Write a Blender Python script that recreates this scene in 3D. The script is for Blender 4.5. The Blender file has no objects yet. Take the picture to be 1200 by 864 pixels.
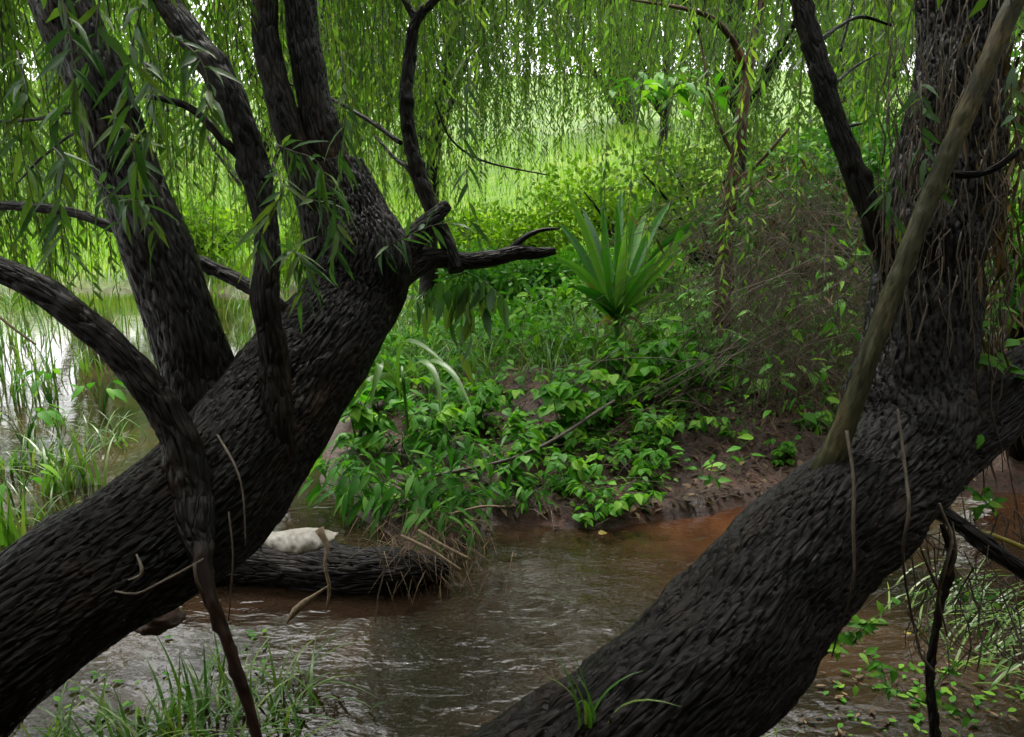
import bpy, math, random
import numpy as np
from mathutils import Vector
R = math.radians
rng = np.random.default_rng(11)
random.seed(5)
sc = bpy.context.scene
col = sc.collection

# ------------------------------------------------------------------ camera, sky, sun, exposure
F = 942.0; CH = 1.7; PITCH = R(12.0)
cam = bpy.data.cameras.new('camera'); cam.sensor_width = 36; cam.lens = F/1200*36
cam.clip_start = .05; cam.clip_end = 2000
cam.dof.use_dof = True; cam.dof.focus_distance = 4.2; cam.dof.aperture_fstop = 9.0
co = bpy.data.objects.new('camera', cam); col.objects.link(co)
co.location = (0, 0, CH); co.rotation_euler = (R(90)-PITCH, 0, 0); sc.camera = co

SUN_EL, SUN_AZ = R(58), R(-15)          # azimuth measured from +Y towards +X (behind the scene, a little left)
w = bpy.data.worlds.new('World'); sc.world = w; w.use_nodes = True
nt = w.node_tree; nt.nodes.clear()
sky = nt.nodes.new('ShaderNodeTexSky'); sky.sky_type = 'NISHITA'; sky.sun_disc = False
sky.sun_elevation = SUN_EL; sky.sun_rotation = SUN_AZ; sky.dust_density = 5; sky.air_density = 1
hsv = nt.nodes.new('ShaderNodeHueSaturation'); hsv.inputs['Saturation'].default_value = .22
mixw = nt.nodes.new('ShaderNodeMixRGB'); mixw.inputs[0].default_value = .6; mixw.inputs[2].default_value = (7.8, 7.8, 7.8, 1)
bg = nt.nodes.new('ShaderNodeBackground'); bg.inputs[1].default_value = .15
ow = nt.nodes.new('ShaderNodeOutputWorld')
nt.links.new(sky.outputs[0], hsv.inputs['Color']); nt.links.new(hsv.outputs[0], mixw.inputs[1])
nt.links.new(mixw.outputs[0], bg.inputs[0]); nt.links.new(bg.outputs[0], ow.inputs[0])
sl = bpy.data.lights.new('sun', 'SUN'); sl.energy = 1.5; sl.angle = R(12); sl.color = (1, .96, .88)
so = bpy.data.objects.new('sun', sl); col.objects.link(so)
sd = Vector((math.sin(SUN_AZ)*math.cos(SUN_EL), math.cos(SUN_AZ)*math.cos(SUN_EL), math.sin(SUN_EL)))
so.rotation_euler = sd.to_track_quat('Z', 'Y').to_euler()
vs = sc.view_settings; vs.view_transform = 'Standard'; vs.look = 'None'; vs.gamma = 1; vs.exposure = 2.05
vs.use_curve_mapping = False
sc.render.engine = 'CYCLES'
cy = sc.cycles; cy.use_denoising = True; cy.max_bounces = 8; cy.diffuse_bounces = 4; cy.glossy_bounces = 3
cy.transmission_bounces = 5; cy.transparent_max_bounces = 6; cy.caustics_reflective = False; cy.caustics_refractive = False

# ------------------------------------------------------------------ picture <-> place
cp, sp = math.cos(PITCH), math.sin(PITCH)
def W(px, py, d):
    x = (px-600)/F*d; v = -(py-432)/F*d
    return np.array([x, d*cp + v*sp, CH - d*sp + v*cp])
def G(px, py, z=0.0):
    a = W(px, py, 1.0) - np.array([0, 0, CH]); t = (z-CH)/a[2]
    return np.array([0, 0, CH]) + a*t

# ------------------------------------------------------------------ numpy noise
def _h(i, j, k, s):
    n = (i*374761393 + j*668265263 + k*2147483647 + s*1274126177) & 0xffffffff
    n = ((n ^ (n >> 13))*1274126177) & 0xffffffff
    n = (n ^ (n >> 16))
    n = (n*2246822519) & 0xffffffff
    return ((n ^ (n >> 15)) & 0xffffff)/float(0xffffff)
def vnoise(p, s=0):
    p = np.asarray(p, float); i = np.floor(p).astype(np.int64); f = p-i; f = f*f*(3-2*f); r = 0
    for a in (0, 1):
        for b in (0, 1):
            for c in (0, 1):
                wgt = (f[:, 0] if a else 1-f[:, 0])*(f[:, 1] if b else 1-f[:, 1])*(f[:, 2] if c else 1-f[:, 2])
                r = r + wgt*_h(i[:, 0]+a, i[:, 1]+b, i[:, 2]+c, s)
    return r*2-1
def fbm(p, o=4, s=0):
    r = 0; a = .5; p = np.asarray(p, float)
    for k in range(o): r = r + a*vnoise(p, s+k); p = p*2.03+7.1; a *= .5
    return r
def worley(p, s=0):
    i = np.floor(p).astype(np.int64); f1 = np.full(len(p), 9.); f2 = np.full(len(p), 9.)
    for a in (-1, 0, 1):
        for b in (-1, 0, 1):
            for c in (-1, 0, 1):
                q = i+np.array([a, b, c])
                fp = np.stack([q[:, n] + _h(q[:, 0], q[:, 1], q[:, 2], s+11*n) for n in range(3)], 1)
                d = np.sqrt(((fp-p)**2).sum(1))
                m = d < f1; f2 = np.where(m, f1, np.minimum(f2, d)); f1 = np.where(m, d, f1)
    return f1, f2

# ------------------------------------------------------------------ materials
def mat(name):
    m = bpy.data.materials.new(name); m.use_nodes = True; t = m.node_tree
    return m, t, t.nodes['Principled BSDF']
def N(t, typ, **kw):
    n = t.nodes.new(typ)
    for k, v in kw.items():
        if k.startswith('i_'): n.inputs[k[2:].replace('_', ' ')].default_value = v
        else: setattr(n, k, v)
    return n
def ramp(t, stops, src):
    r = t.nodes.new('ShaderNodeValToRGB'); e = r.color_ramp.elements
    while len(e) < len(stops): e.new(.5)
    for k, (p, c) in enumerate(stops): e[k].position = p; e[k].color = (*c, 1)
    t.links.new(src, r.inputs[0]); return r.outputs[0]
def bark_mat(name, dark, mid, light, rough=.42, bumpd=.012, lich=.58, sc_=1.0, groove=.8, grv=1.0):
    m, t, b = mat(name); L = t.links.new
    at = N(t, 'ShaderNodeAttribute', attribute_name='bark')
    mp = N(t, 'ShaderNodeMapping'); mp.inputs['Scale'].default_value = (sc_, sc_, sc_*.15); L(at.outputs['Vector'], mp.inputs[0])
    n1 = N(t, 'ShaderNodeTexNoise', i_Scale=60., i_Detail=8., i_Roughness=.65); L(mp.outputs[0], n1.inputs['Vector'])
    n2 = N(t, 'ShaderNodeTexNoise', i_Scale=9., i_Detail=5., i_Roughness=.6); L(mp.outputs[0], n2.inputs['Vector'])
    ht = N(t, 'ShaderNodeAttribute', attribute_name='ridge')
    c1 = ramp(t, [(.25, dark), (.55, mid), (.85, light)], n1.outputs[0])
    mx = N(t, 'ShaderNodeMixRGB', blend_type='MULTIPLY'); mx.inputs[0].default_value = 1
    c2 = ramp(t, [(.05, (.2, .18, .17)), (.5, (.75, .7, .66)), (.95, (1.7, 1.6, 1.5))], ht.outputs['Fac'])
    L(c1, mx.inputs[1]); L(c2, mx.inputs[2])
    mx2 = N(t, 'ShaderNodeMixRGB'); L(mx.outputs[0], mx2.inputs[1]); mx2.inputs[2].default_value = (light[0]*2.1, light[1]*2.0, light[2]*1.8, 1)
    gm_ = N(t, 'ShaderNodeTexCoord'); n4 = N(t, 'ShaderNodeTexNoise', i_Scale=5.5, i_Detail=5., i_Roughness=.6); L(gm_.outputs['Object'], n4.inputs['Vector'])
    mxb = N(t, 'ShaderNodeMixRGB', blend_type='MULTIPLY'); mxb.inputs[0].default_value = 1; L(mx2.outputs[0], mxb.inputs[1]); L(ramp(t, [(.35, (.55, .55, .6)), (.52, (1, 1, 1)), (.68, (2.1, 1.55, 1.2))], n4.outputs[0]), mxb.inputs[2])
    f = ramp(t, [(lich, (0, 0, 0)), (lich+.12, (.55, .55, .55))], n2.outputs[0]); L(f, mx2.inputs[0])
    L(mx2.outputs[0], b.inputs['Base Color'])
    rr = ramp(t, [(.3, (rough-.12,)*3), (.7, (rough+.2,)*3)], n2.outputs[0]); L(rr, b.inputs['Roughness'])
    v = N(t, 'ShaderNodeTexVoronoi', feature='DISTANCE_TO_EDGE', i_Scale=85.); L(mp.outputs[0], v.inputs['Vector'])
    nd = N(t, 'ShaderNodeTexNoise', i_Scale=30., i_Detail=4.); L(mp.outputs[0], nd.inputs['Vector'])
    vm = N(t, 'ShaderNodeVectorMath', operation='MULTIPLY_ADD'); L(nd.outputs['Color'], vm.inputs[0]); vm.inputs[1].default_value = (.022, .022, .022); L(mp.outputs[0], vm.inputs[2])
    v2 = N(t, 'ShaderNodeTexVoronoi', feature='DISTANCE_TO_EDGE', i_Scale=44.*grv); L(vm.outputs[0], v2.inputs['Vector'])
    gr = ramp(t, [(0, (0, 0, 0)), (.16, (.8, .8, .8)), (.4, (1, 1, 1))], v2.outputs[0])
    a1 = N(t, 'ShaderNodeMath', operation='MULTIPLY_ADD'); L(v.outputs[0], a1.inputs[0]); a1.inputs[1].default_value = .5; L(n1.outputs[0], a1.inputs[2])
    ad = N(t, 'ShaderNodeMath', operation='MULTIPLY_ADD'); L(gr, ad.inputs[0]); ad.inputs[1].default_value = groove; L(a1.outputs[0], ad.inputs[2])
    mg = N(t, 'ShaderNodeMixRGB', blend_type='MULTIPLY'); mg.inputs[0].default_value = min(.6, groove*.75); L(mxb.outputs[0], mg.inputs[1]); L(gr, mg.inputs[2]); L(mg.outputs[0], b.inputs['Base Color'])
    b.inputs['Specular IOR Level'].default_value = .16
    bp = N(t, 'ShaderNodeBump', i_Strength=.9, i_Distance=bumpd); L(ad.outputs[0], bp.inputs['Height']); L(bp.outputs[0], b.inputs['Normal'])
    return m
def leaf_mat(name, c0, c1, c2, trans=.4, rough=.42, spec=.5):
    m, t, b = mat(name); L = t.links.new
    at = N(t, 'ShaderNodeAttribute', attribute_name='tone')
    c = ramp(t, [(0, c0), (.6, c1), (1, c2)], at.outputs['Fac']); L(c, b.inputs['Base Color'])
    b.inputs['Roughness'].default_value = rough; b.inputs['Specular IOR Level'].default_value = spec
    tr = N(t, 'ShaderNodeBsdfTranslucent')
    g = N(t, 'ShaderNodeMixRGB', blend_type='MULTIPLY'); g.inputs[0].default_value = 1; g.inputs[2].default_value = (1.25, 1.35, .6, 1)
    L(c, g.inputs[1]); L(g.outputs[0], tr.inputs[0])
    mx = N(t, 'ShaderNodeMixShader'); mx.inputs[0].default_value = trans
    L(b.outputs[0], mx.inputs[1]); L(tr.outputs[0], mx.inputs[2])
    L(mx.outputs[0], t.nodes['Material Output'].inputs[0]); return m
def plain(name, c, rough=.6, c2=None, s=30):
    m, t, b = mat(name); L = t.links.new
    tc = N(t, 'ShaderNodeTexCoord'); n = N(t, 'ShaderNodeTexNoise', i_Scale=float(s), i_Detail=5.); L(tc.outputs['Object'], n.inputs[0])
    cc = ramp(t, [(.3, c), (.7, c2 or tuple(x*.5 for x in c))], n.outputs[0]); L(cc, b.inputs['Base Color'])
    b.inputs['Roughness'].default_value = rough
    bp = N(t, 'ShaderNodeBump', i_Strength=.5, i_Distance=.004); L(n.outputs[0], bp.inputs['Height']); L(bp.outputs[0], b.inputs['Normal'])
    return m
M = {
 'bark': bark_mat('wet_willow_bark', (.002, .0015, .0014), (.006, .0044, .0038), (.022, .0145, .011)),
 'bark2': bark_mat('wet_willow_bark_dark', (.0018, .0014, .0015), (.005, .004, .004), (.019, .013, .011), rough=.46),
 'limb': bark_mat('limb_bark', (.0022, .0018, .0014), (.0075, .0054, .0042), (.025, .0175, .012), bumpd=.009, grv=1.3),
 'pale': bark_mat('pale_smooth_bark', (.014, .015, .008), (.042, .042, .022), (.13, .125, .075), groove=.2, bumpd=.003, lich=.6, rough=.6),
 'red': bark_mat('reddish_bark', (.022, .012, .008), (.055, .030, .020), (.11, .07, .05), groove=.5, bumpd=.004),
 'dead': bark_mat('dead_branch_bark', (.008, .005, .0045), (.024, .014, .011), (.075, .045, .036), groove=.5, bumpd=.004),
 'twig': plain('twig', (.06, .045, .03), .7),
 'vine': plain('dry_vine', (.13, .10, .07), .8, (.045, .033, .024)),
 'straw': plain('dry_straw', (.26, .19, .11), .75, (.10, .06, .035), 60),
 'willow': leaf_mat('willow_leaf', (.042, .095, .020), (.085, .17, .030), (.17, .24, .045), .58, .5, .2),
 'near': leaf_mat('near_willow_leaf', (.04, .11, .035), (.065, .16, .04), (.16, .24, .05), .4, .4, .35),
 'lime': leaf_mat('light_green_leaf', (.045, .12, .006), (.09, .19, .010), (.16, .26, .018), .5, .6, .06),
 'herb': leaf_mat('herb_leaf', (.035, .14, .010), (.075, .25, .015), (.18, .36, .03), .38, .5, .16),
 'herbd': leaf_mat('dark_herb_leaf', (.025, .11, .012), (.05, .18, .018), (.11, .26, .03), .35, .5, .16),
 'palm': leaf_mat('palm_leaf', (.02, .11, .010), (.055, .21, .02), (.15, .32, .06), .3, .32, .5),
 'grass': leaf_mat('grass_blade', (.04, .12, .014), (.08, .19, .022), (.18, .25, .05), .35, .4),
 'yellow': leaf_mat('yellow_leaf', (.22, .19, .03), (.36, .30, .05), (.45, .38, .1), .3),
 'drybr': leaf_mat('brown_dead_leaf', (.035, .024, .015), (.08, .055, .034), (.22, .15, .085), .2, .7, .2),
}

# ------------------------------------------------------------------ mesh helpers
def build(name, V, loops, totals, m, parent=None, attrs=None, smooth=True):
    me = bpy.data.meshes.new(name); V = np.asarray(V, np.float32)
    loops = np.asarray(loops, np.int32).ravel(); totals = np.asarray(totals, np.int32)
    me.vertices.add(len(V)); me.vertices.foreach_set('co', V.ravel())
    me.loops.add(len(loops)); me.loops.foreach_set('vertex_index', loops)
    me.polygons.add(len(totals))
    me.polygons.foreach_set('loop_start', np.concatenate([[0], np.cumsum(totals)[:-1]]).astype(np.int32))
    if smooth: me.polygons.foreach_set('use_smooth', np.ones(len(totals), bool))
    for k, (typ, a) in (attrs or {}).items():
        at = me.attributes.new(k, typ, 'POINT')
        at.data.foreach_set('vector' if typ == 'FLOAT_VECTOR' else 'value', np.asarray(a, np.float32).ravel())
    me.update(calc_edges=True)
    me.materials.append(m)
    o = bpy.data.objects.new(name, me); col.objects.link(o)
    if parent: o.parent = parent; o.matrix_parent_inverse = parent.matrix_basis.inverted() if False else o.matrix_parent_inverse
    return o
class MB:
    """collects shapes of one mesh; origin is subtracted so that parts sit relative to their thing's base"""
    def __init__(s, origin=(0, 0, 0)): s.V = []; s.L = []; s.T = []; s.A = {}; s.n = 0; s.o = np.array(origin, float)
    def add(s, V, quads, tone=.5, bark=None, ridge=None):
        V = np.asarray(V, float).reshape(-1, 3); s.V.append(V-s.o)
        for q in (quads if isinstance(quads, (list, tuple)) else [quads]):
            q = np.asarray(q)
            if q.size: s.L.append((q+s.n).ravel()); s.T.append(np.full(len(q), q.shape[1]))
        s.A.setdefault('tone', []).append(np.broadcast_to(tone, len(V)).astype(float))
        s.A.setdefault('bark', []).append(V if bark is None else bark)
        s.A.setdefault('ridge', []).append(np.full(len(V), .7) if ridge is None else ridge)
        s.n += len(V)
    def build(s, name, m, parent=None, smooth=True):
        at = {'tone': ('FLOAT', np.concatenate(s.A['tone'])), 'bark': ('FLOAT_VECTOR', np.concatenate(s.A['bark'])),
              'ridge': ('FLOAT', np.concatenate(s.A['ridge']))}
        return build(name, np.concatenate(s.V), np.concatenate(s.L), np.concatenate(s.T), m, parent, at, smooth)
def tag(o, label=None, cat=None, group=None, kind=None):
    for k, v in (('label', label), ('category', cat), ('group', group), ('kind', kind)):
        if v: o[k] = v
    return o
def thing(name, loc, label, cat, group=None):
    o = bpy.data.objects.new(name, None); col.objects.link(o); o.location = loc; o.empty_display_size = .1
    return tag(o, label, cat, group)
def copy_thing(root, loc, rz, s, label, group=None):
    r = root.copy(); col.objects.link(r); r.location = loc; r.rotation_euler = (0, 0, rz); r.scale = (s,)*3
    r['label'] = label
    if group: r['group'] = group
    for ch in root.children:
        c = ch.copy(); col.objects.link(c); c.parent = r
        for g in ch.children:
            d = g.copy(); col.objects.link(d); d.parent = c
    return r

def spline(P, step):
    """Catmull-Rom through rows of P (any number of columns), resampled about every step metres"""
    P = np.asarray(P, float)
    if len(P) == 2: P = np.stack([P[0], P.mean(0), P[1]])
    Q = np.vstack([2*P[0]-P[1], P, 2*P[-1]-P[-2]]); out = []
    for i in range(1, len(Q)-2):
        n = max(2, int(np.linalg.norm(Q[i+1, :3]-Q[i, :3])/step)); t = np.linspace(0, 1, n, endpoint=False)[:, None]
        a, b, c, d = Q[i-1], Q[i], Q[i+1], Q[i+2]
        out.append(.5*((2*b)+(-a+c)*t+(2*a-5*b+4*c-d)*t*t+(-a+3*b-3*c+d)*t**3))
    out.append(P[-1:]); return np.vstack(out)
def frames(C):
    T = np.gradient(C, axis=0); T /= np.linalg.norm(T, axis=1)[:, None]+1e-9
    U = np.zeros_like(T); u = np.cross(T[0], [.3, 1, .1]); u /= np.linalg.norm(u)
    for i in range(len(T)):
        u = u-T[i]*np.dot(u, T[i]); u /= np.linalg.norm(u)+1e-9; U[i] = u
    return T, U, np.cross(T, U)
def tube(mb, pts, step=.02, na=10, rough=0, ridge=0, cell=.035, seed=0, cap=True, knob=0, tone=.5):
    """pts rows: x y z radius"""
    S = spline(pts, step); C, r = S[:, :3], np.maximum(S[:, 3], .0004); T, U, B = frames(C)
    s = np.concatenate([[0], np.cumsum(np.linalg.norm(np.diff(C, axis=0), axis=1))])
    th = np.linspace(0, 2*np.pi, na, endpoint=False); ct, st = np.cos(th), np.sin(th)
    n = len(C); rr = np.repeat(r[:, None], na, 1); rid = None
    bk = np.stack([rr*ct, rr*st, np.repeat(s[:, None], na, 1)], 2).reshape(-1, 3)
    bk = bk+np.array([seed*3.7, seed*1.3, 0])
    d = np.zeros(n*na); rid = np.full(n*na, .7)
    if rough: d = d+rough*rr.ravel()*fbm(bk*np.array([1, 1, .55])/max(r.mean()*1.1, .01), 4, seed)*1.6
    if knob: d = d+knob*rr.ravel()*np.clip(vnoise(bk/(r.mean()*1.6), seed+50)-.35, 0, 1)*2
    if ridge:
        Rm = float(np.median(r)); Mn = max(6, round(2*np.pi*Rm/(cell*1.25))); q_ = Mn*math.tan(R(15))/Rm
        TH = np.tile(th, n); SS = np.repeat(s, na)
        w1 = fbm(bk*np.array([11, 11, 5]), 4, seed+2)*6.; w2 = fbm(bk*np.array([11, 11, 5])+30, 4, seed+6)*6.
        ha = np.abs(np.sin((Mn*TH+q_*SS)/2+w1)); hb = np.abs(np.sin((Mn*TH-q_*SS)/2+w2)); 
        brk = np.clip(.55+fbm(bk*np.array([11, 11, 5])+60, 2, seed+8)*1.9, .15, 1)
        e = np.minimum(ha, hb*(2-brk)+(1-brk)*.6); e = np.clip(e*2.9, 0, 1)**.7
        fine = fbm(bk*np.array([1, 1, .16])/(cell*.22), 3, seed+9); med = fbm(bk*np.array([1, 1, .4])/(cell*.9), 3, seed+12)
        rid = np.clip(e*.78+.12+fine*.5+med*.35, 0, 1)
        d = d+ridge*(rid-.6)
    rad = rr.ravel()+d
    V = C[:, None]+rad.reshape(n, na)[:, :, None]*(ct[None, :, None]*U[:, None]+st[None, :, None]*B[:, None])
    V = V.reshape(-1, 3)
    i = np.arange(n-1)[:, None]*na; j = np.arange(na)[None]; k = (j+1) % na
    Q = np.stack([i+j, i+k, i+na+k, i+na+j], 2).reshape(-1, 4)
    fs = [Q]
    if cap:
        V = np.vstack([V, C[0], C[-1]]); bk = np.vstack([bk, C[0], C[-1]]); rid = np.append(rid, [.5, .5])
        a = np.arange(na); b_ = (a+1) % na
        fs.append(np.stack([b_, a, np.full(na, n*na)], 1)); o = (n-1)*na
        fs.append(np.stack([o+a, o+b_, np.full(na, n*na+1)], 1))
    mb.add(V, fs, tone, bk, rid); return S
NARROW = (np.array([0, .28, .62, 1.]), np.array([.0, .5, .4, 0]))
def leaves_narrow(mb, P, D, Nn, L, Wd, bend=.2, tone=None):
    """slender folded leaves: 6 verts each"""
    n = len(P); S = np.cross(D, Nn); S /= np.linalg.norm(S, axis=1)[:, None]+1e-9
    L = np.broadcast_to(L, n)[:, None]; Wd = np.broadcast_to(Wd, n)[:, None]; bend = np.broadcast_to(bend, n)[:, None]
    def pt(t, s): return P+D*L*t-Nn*L*bend*t*t+S*Wd*s
    V = np.stack([pt(0, 0), pt(.28, .5), pt(.28, -.5), pt(.64, .4), pt(.64, -.4), pt(.97, 0)], 1).reshape(-1, 3)
    b = np.arange(n)[:, None]*6
    tri = np.concatenate([b+[0, 2, 1], b+[3, 4, 5]]); q = b+[1, 2, 4, 3]
    tone = rng.random(n) if tone is None else tone
    mb.add(V, [tri, q], np.repeat(tone, 6))
def leaves_kite(mb, P, D, Nn, L, Wd, tone=None):
    n = len(P); S = np.cross(D, Nn); S /= np.linalg.norm(S, axis=1)[:, None]+1e-9
    L = np.broadcast_to(L, n)[:, None]; Wd = np.broadcast_to(Wd, n)[:, None]
    V = np.stack([P, P+D*L*.4+S*Wd*.5, P+D*L-Nn*L*.12, P+D*L*.4-S*Wd*.5], 1).reshape(-1, 3)
    tone = rng.random(n) if tone is None else tone
    mb.add(V, np.arange(n)[:, None]*4+[0, 1, 2, 3], np.repeat(tone, 4))
OV_T = np.array([0, .1, .3, .55, .8, 1.]); OV_W = np.array([.04, .30, .5, .43, .2, .0])
LN_T = np.array([0, .12, .35, .6, .82, 1.]); LN_W = np.array([.05, .28, .5, .42, .2, .0])
def leaves_wide(mb, P, D, Nn, L, Wd, bend=.25, fold=.25, tone=None):
    """broad leaves with a folded midrib and a drooping tip: 6 rows of 3 verts"""
    n = len(P); S = np.cross(D, Nn); S /= np.linalg.norm(S, axis=1)[:, None]+1e-9
    Nn = np.cross(S, D)
    L = np.broadcast_to(L, n); Wd = np.broadcast_to(Wd, n); bend = np.broadcast_to(bend, n)
    V = np.zeros((n, 6, 3, 3))
    for a, (t, wd) in enumerate(zip(OV_T, OV_W)):
        c = P+D*(L*t)[:, None]-Nn*(L*bend*t*t)[:, None]
        for k, s in enumerate((-1, 0, 1)):
            wob = (rng.random(n)-.5)*.08 if s else 0
            V[:, a, k] = c+S*(Wd*(wd+wob*(0 < a < 5))*s)[:, None]+Nn*(Wd*wd*fold*abs(s))[:, None]
    b = np.arange(n)[:, None, None]*18; a = np.arange(5)[None, :, None]*3; k = np.arange(2)[None, None]
    q = np.stack([b+a+k, b+a+k+1, b+a+k+4, b+a+k+3], -1).reshape(-1, 4)
    tone = rng.random(n) if tone is None else tone
    mb.add(V.reshape(-1, 3), q, np.repeat(tone, 18))
def unit(v): v = np.asarray(v, float); return v/(np.linalg.norm(v, axis=-1, keepdims=True)+1e-9)
def rdir(n, zs=1.0): v = rng.normal(size=(n, 3)); v[:, 2] *= zs; return unit(v)
def ribbon(mb, C, Wd, S, tone=.5, fold=0.):
    """strip along C (n,3) of widths Wd (n) across S (n,3)"""
    n = len(C); S = np.broadcast_to(S, C.shape); T = unit(np.gradient(C, axis=0)); Nn = np.cross(T, S)
    Wd = np.asarray(Wd)[:, None]
    V = np.stack([C-S*Wd/2+Nn*Wd*fold, C, C+S*Wd/2+Nn*Wd*fold], 1).reshape(-1, 3)
    i = np.arange(n-1)[:, None]*3; k = np.arange(2)[None]
    mb.add(V, np.stack([i+k, i+k+1, i+k+4, i+k+3], -1).reshape(-1, 4), tone)

# ------------------------------------------------------------------ willow strands
def strands(mbl, mbt, P0, out, length, leafL=.10, leafW=.013, gap=.035, wide=False, kite=False, hangout=.5, sway=.12, seg=14, up=.1, tonebase=None):
    """P0 (n,3) starts, out (n,3) horizontal directions; each strand arcs outward and hangs down"""
    n = len(P0); length = np.broadcast_to(length, n)
    t = np.linspace(0, 1, seg)
    ph = rng.random((n, 2))*6.28; am = rng.random((n, 2))*sway
    ho = hangout*(.5+rng.random(n))
    C = np.zeros((n, seg, 3))
    for k, tt in enumerate(t):
        s = 1-math.exp(-3.2*tt)
        C[:, k] = P0+out*(ho*s)[:, None]
        C[:, k, 2] = P0[:, 2]+up*math.sin(min(1, tt*6)*math.pi)*.6-length*(tt**1.25)
        C[:, k, 0] += am[:, 0]*tt*np.sin(ph[:, 0]+tt*4)
        C[:, k, 1] += am[:, 1]*tt*np.sin(ph[:, 1]+tt*4)
    # twig: three-sided
    r = .0016+.0022*(1-t)
    if mbt is not None:
        offs = np.array([[1, 0, 0], [-.5, .87, 0], [-.5, -.87, 0]])
        V = C[:, :, None]+offs[None, None]*r[None, :, None, None]
        b = np.arange(n)[:, None, None]*seg*3; i = np.arange(seg-1)[None, :, None]*3; j = np.arange(3)[None, None]; k = (j+1) % 3
        mbt.add(V.reshape(-1, 3), np.stack([b+i+j, b+i+k, b+i+3+k, b+i+3+j], -1).reshape(-1, 4))
    nl = np.maximum(3, (length/gap).astype(int)); tot = int(nl.sum())
    si = np.repeat(np.arange(n), nl); u = (np.arange(tot)-np.repeat(np.cumsum(nl)-nl, nl))/np.repeat(nl, nl)
    u = .06+u*.93; f = u*(seg-1); i0 = np.minimum(f.astype(int), seg-2); fr = (f-i0)[:, None]
    A = C[si, i0]; B = C[si, i0+1]; P = A*(1-fr)+B*fr; T = unit(B-A)
    D = unit(T*.75+rdir(tot, .3)*.75+np.array([0, 0, -.35]))
    Nn = rdir(tot); Nn = unit(Nn-D*(Nn*D).sum(1)[:, None])
    LL = leafL*(.6+.6*rng.random(tot))*(1-.45*u**3)
    tb = rng.random(n) if tonebase is None else tonebase
    tone = np.clip(.55*tb[si]+.45*rng.random(tot), 0, 1)
    if kite: leaves_kite(mbl, P, D, Nn, LL, leafW, tone)
    else: leaves_narrow(mbl, P, D, Nn, LL, leafW, .1+.2*rng.random(tot), tone)
    return C

# ------------------------------------------------------------------ land and water
edge = [(375, 560), (392, 600), (450, 640), (505, 652), (545, 640), (572, 614), (640, 618), (720, 622), (790, 612), (850, 602), (905, 598), (1000, 585), (1100, 578), (1260, 575)]
EP = [G(a, b)[:2] for a, b in edge] + [np.array([14., 4.6]), np.array([400, 30.]), np.array([400, 900.]), np.array([-400, 900.]), np.array([-400, 20.]),
     np.array([-14, 15.5]), G(120, 338)[:2], G(230, 342)[:2], G(330, 352)[:2], G(395, 368)[:2], G(375, 420)[:2], G(350, 480)[:2], G(362, 520)[:2]]
EP = np.array(EP)
def landdist(x, y):
    p = np.stack([x, y], 1); d = np.full(len(p), 1e9); ins = np.zeros(len(p), bool)
    for i in range(len(EP)):
        a, b = EP[i], EP[(i+1) % len(EP)]; ab = b-a
        t = np.clip(((p-a)@ab)/(ab@ab), 0, 1); d = np.minimum(d, np.linalg.norm(p-(a+t[:, None]*ab), axis=1))
        c = (a[1] > y) != (b[1] > y)
        with np.errstate(divide='ignore', invalid='ignore'):
            xi = a[0]+(y-a[1])*(b[0]-a[0])/(b[1]-a[1])
        ins ^= c & (x < xi)
    return np.where(ins, d, -d)
def sm(v): v = np.clip(v, 0, 1); return v*v*(3-2*v)
def height(x, y):
    x = np.atleast_1d(np.asarray(x, float)); y = np.atleast_1d(np.asarray(y, float))
    p = np.stack([x, y, x*0], 1); d = landdist(x, y)+fbm(p*2.3, 3, 3)*.16*sm((30-y)/10)
    nz = fbm(p*1.1, 4, 21)*.16+fbm(p*6, 4, 5)*.085+fbm(p*20, 3, 8)*.035
    z = np.where(d > 0, .08*sm(d/.12)+.05*sm(d/.8)+.34*sm(d/3.4)+nz*sm(d/.5), -.4*sm(-d/.5)-.02+nz*.1*sm(-d/.3))
    far = np.clip(y-17+np.clip(x, -30, 0)*.15, 0, 75)
    z = z+np.where(d > 0, far*.19*sm(far/14), 0)+np.where(y > 12, fbm(p*.12, 3, 77)*.8*sm((y-16)/10), 0)
    z = z+np.where((x > 2.2) & (d > 0), .5*sm((x-2.4)/2.0)*sm((y-4.6)/3), 0)
    z = z+9*sm((-2.6-y)/5)+fbm(p*.5, 3, 9)*1.2*sm((-4-y)/3)+4.5*sm((x-5.5)/4)*sm((9-y)/3)  # banks added out of view, behind and at right, to block low sky light
    return z
def hz(x, y): return float(height(x, y)[0])
def axis(lo, a, b, hi, st, g=1.13):
    c = list(np.arange(a, b, st)); v = a; s = st; L = []
    while v > lo: s *= g; v -= s; L.append(v)
    v = b; s = st; H = []
    while v < hi: s *= g; v += s; H.append(v)
    return np.array(L[::-1]+c+H)
gx = axis(-380, -4.5, 6.5, 380, .045); gy = axis(-60, 1.0, 10.5, 600, .045)
XX, YY = np.meshgrid(gx, gy); Z = height(XX.ravel(), YY.ravel())
V = np.stack([XX.ravel(), YY.ravel(), Z], 1); nx, ny = len(gx), len(gy)
i = np.arange(ny-1)[:, None]*nx; j = np.arange(nx-1)[None]
Q = np.stack([i+j, i+j+1, i+nx+j+1, i+nx+j], -1).reshape(-1, 4)
grassy = sm((YY.ravel()-12.5)/5)
gm, t, b = mat('mud_and_meadow'); L_ = t.links.new
ge = N(t, 'ShaderNodeNewGeometry'); n1 = N(t, 'ShaderNodeTexNoise', i_Scale=3.5, i_Detail=9., i_Roughness=.65); L_(ge.outputs['Position'], n1.inputs[0])
n2 = N(t, 'ShaderNodeTexNoise', i_Scale=38., i_Detail=8., i_Roughness=.7); L_(ge.outputs['Position'], n2.inputs[0])
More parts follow.
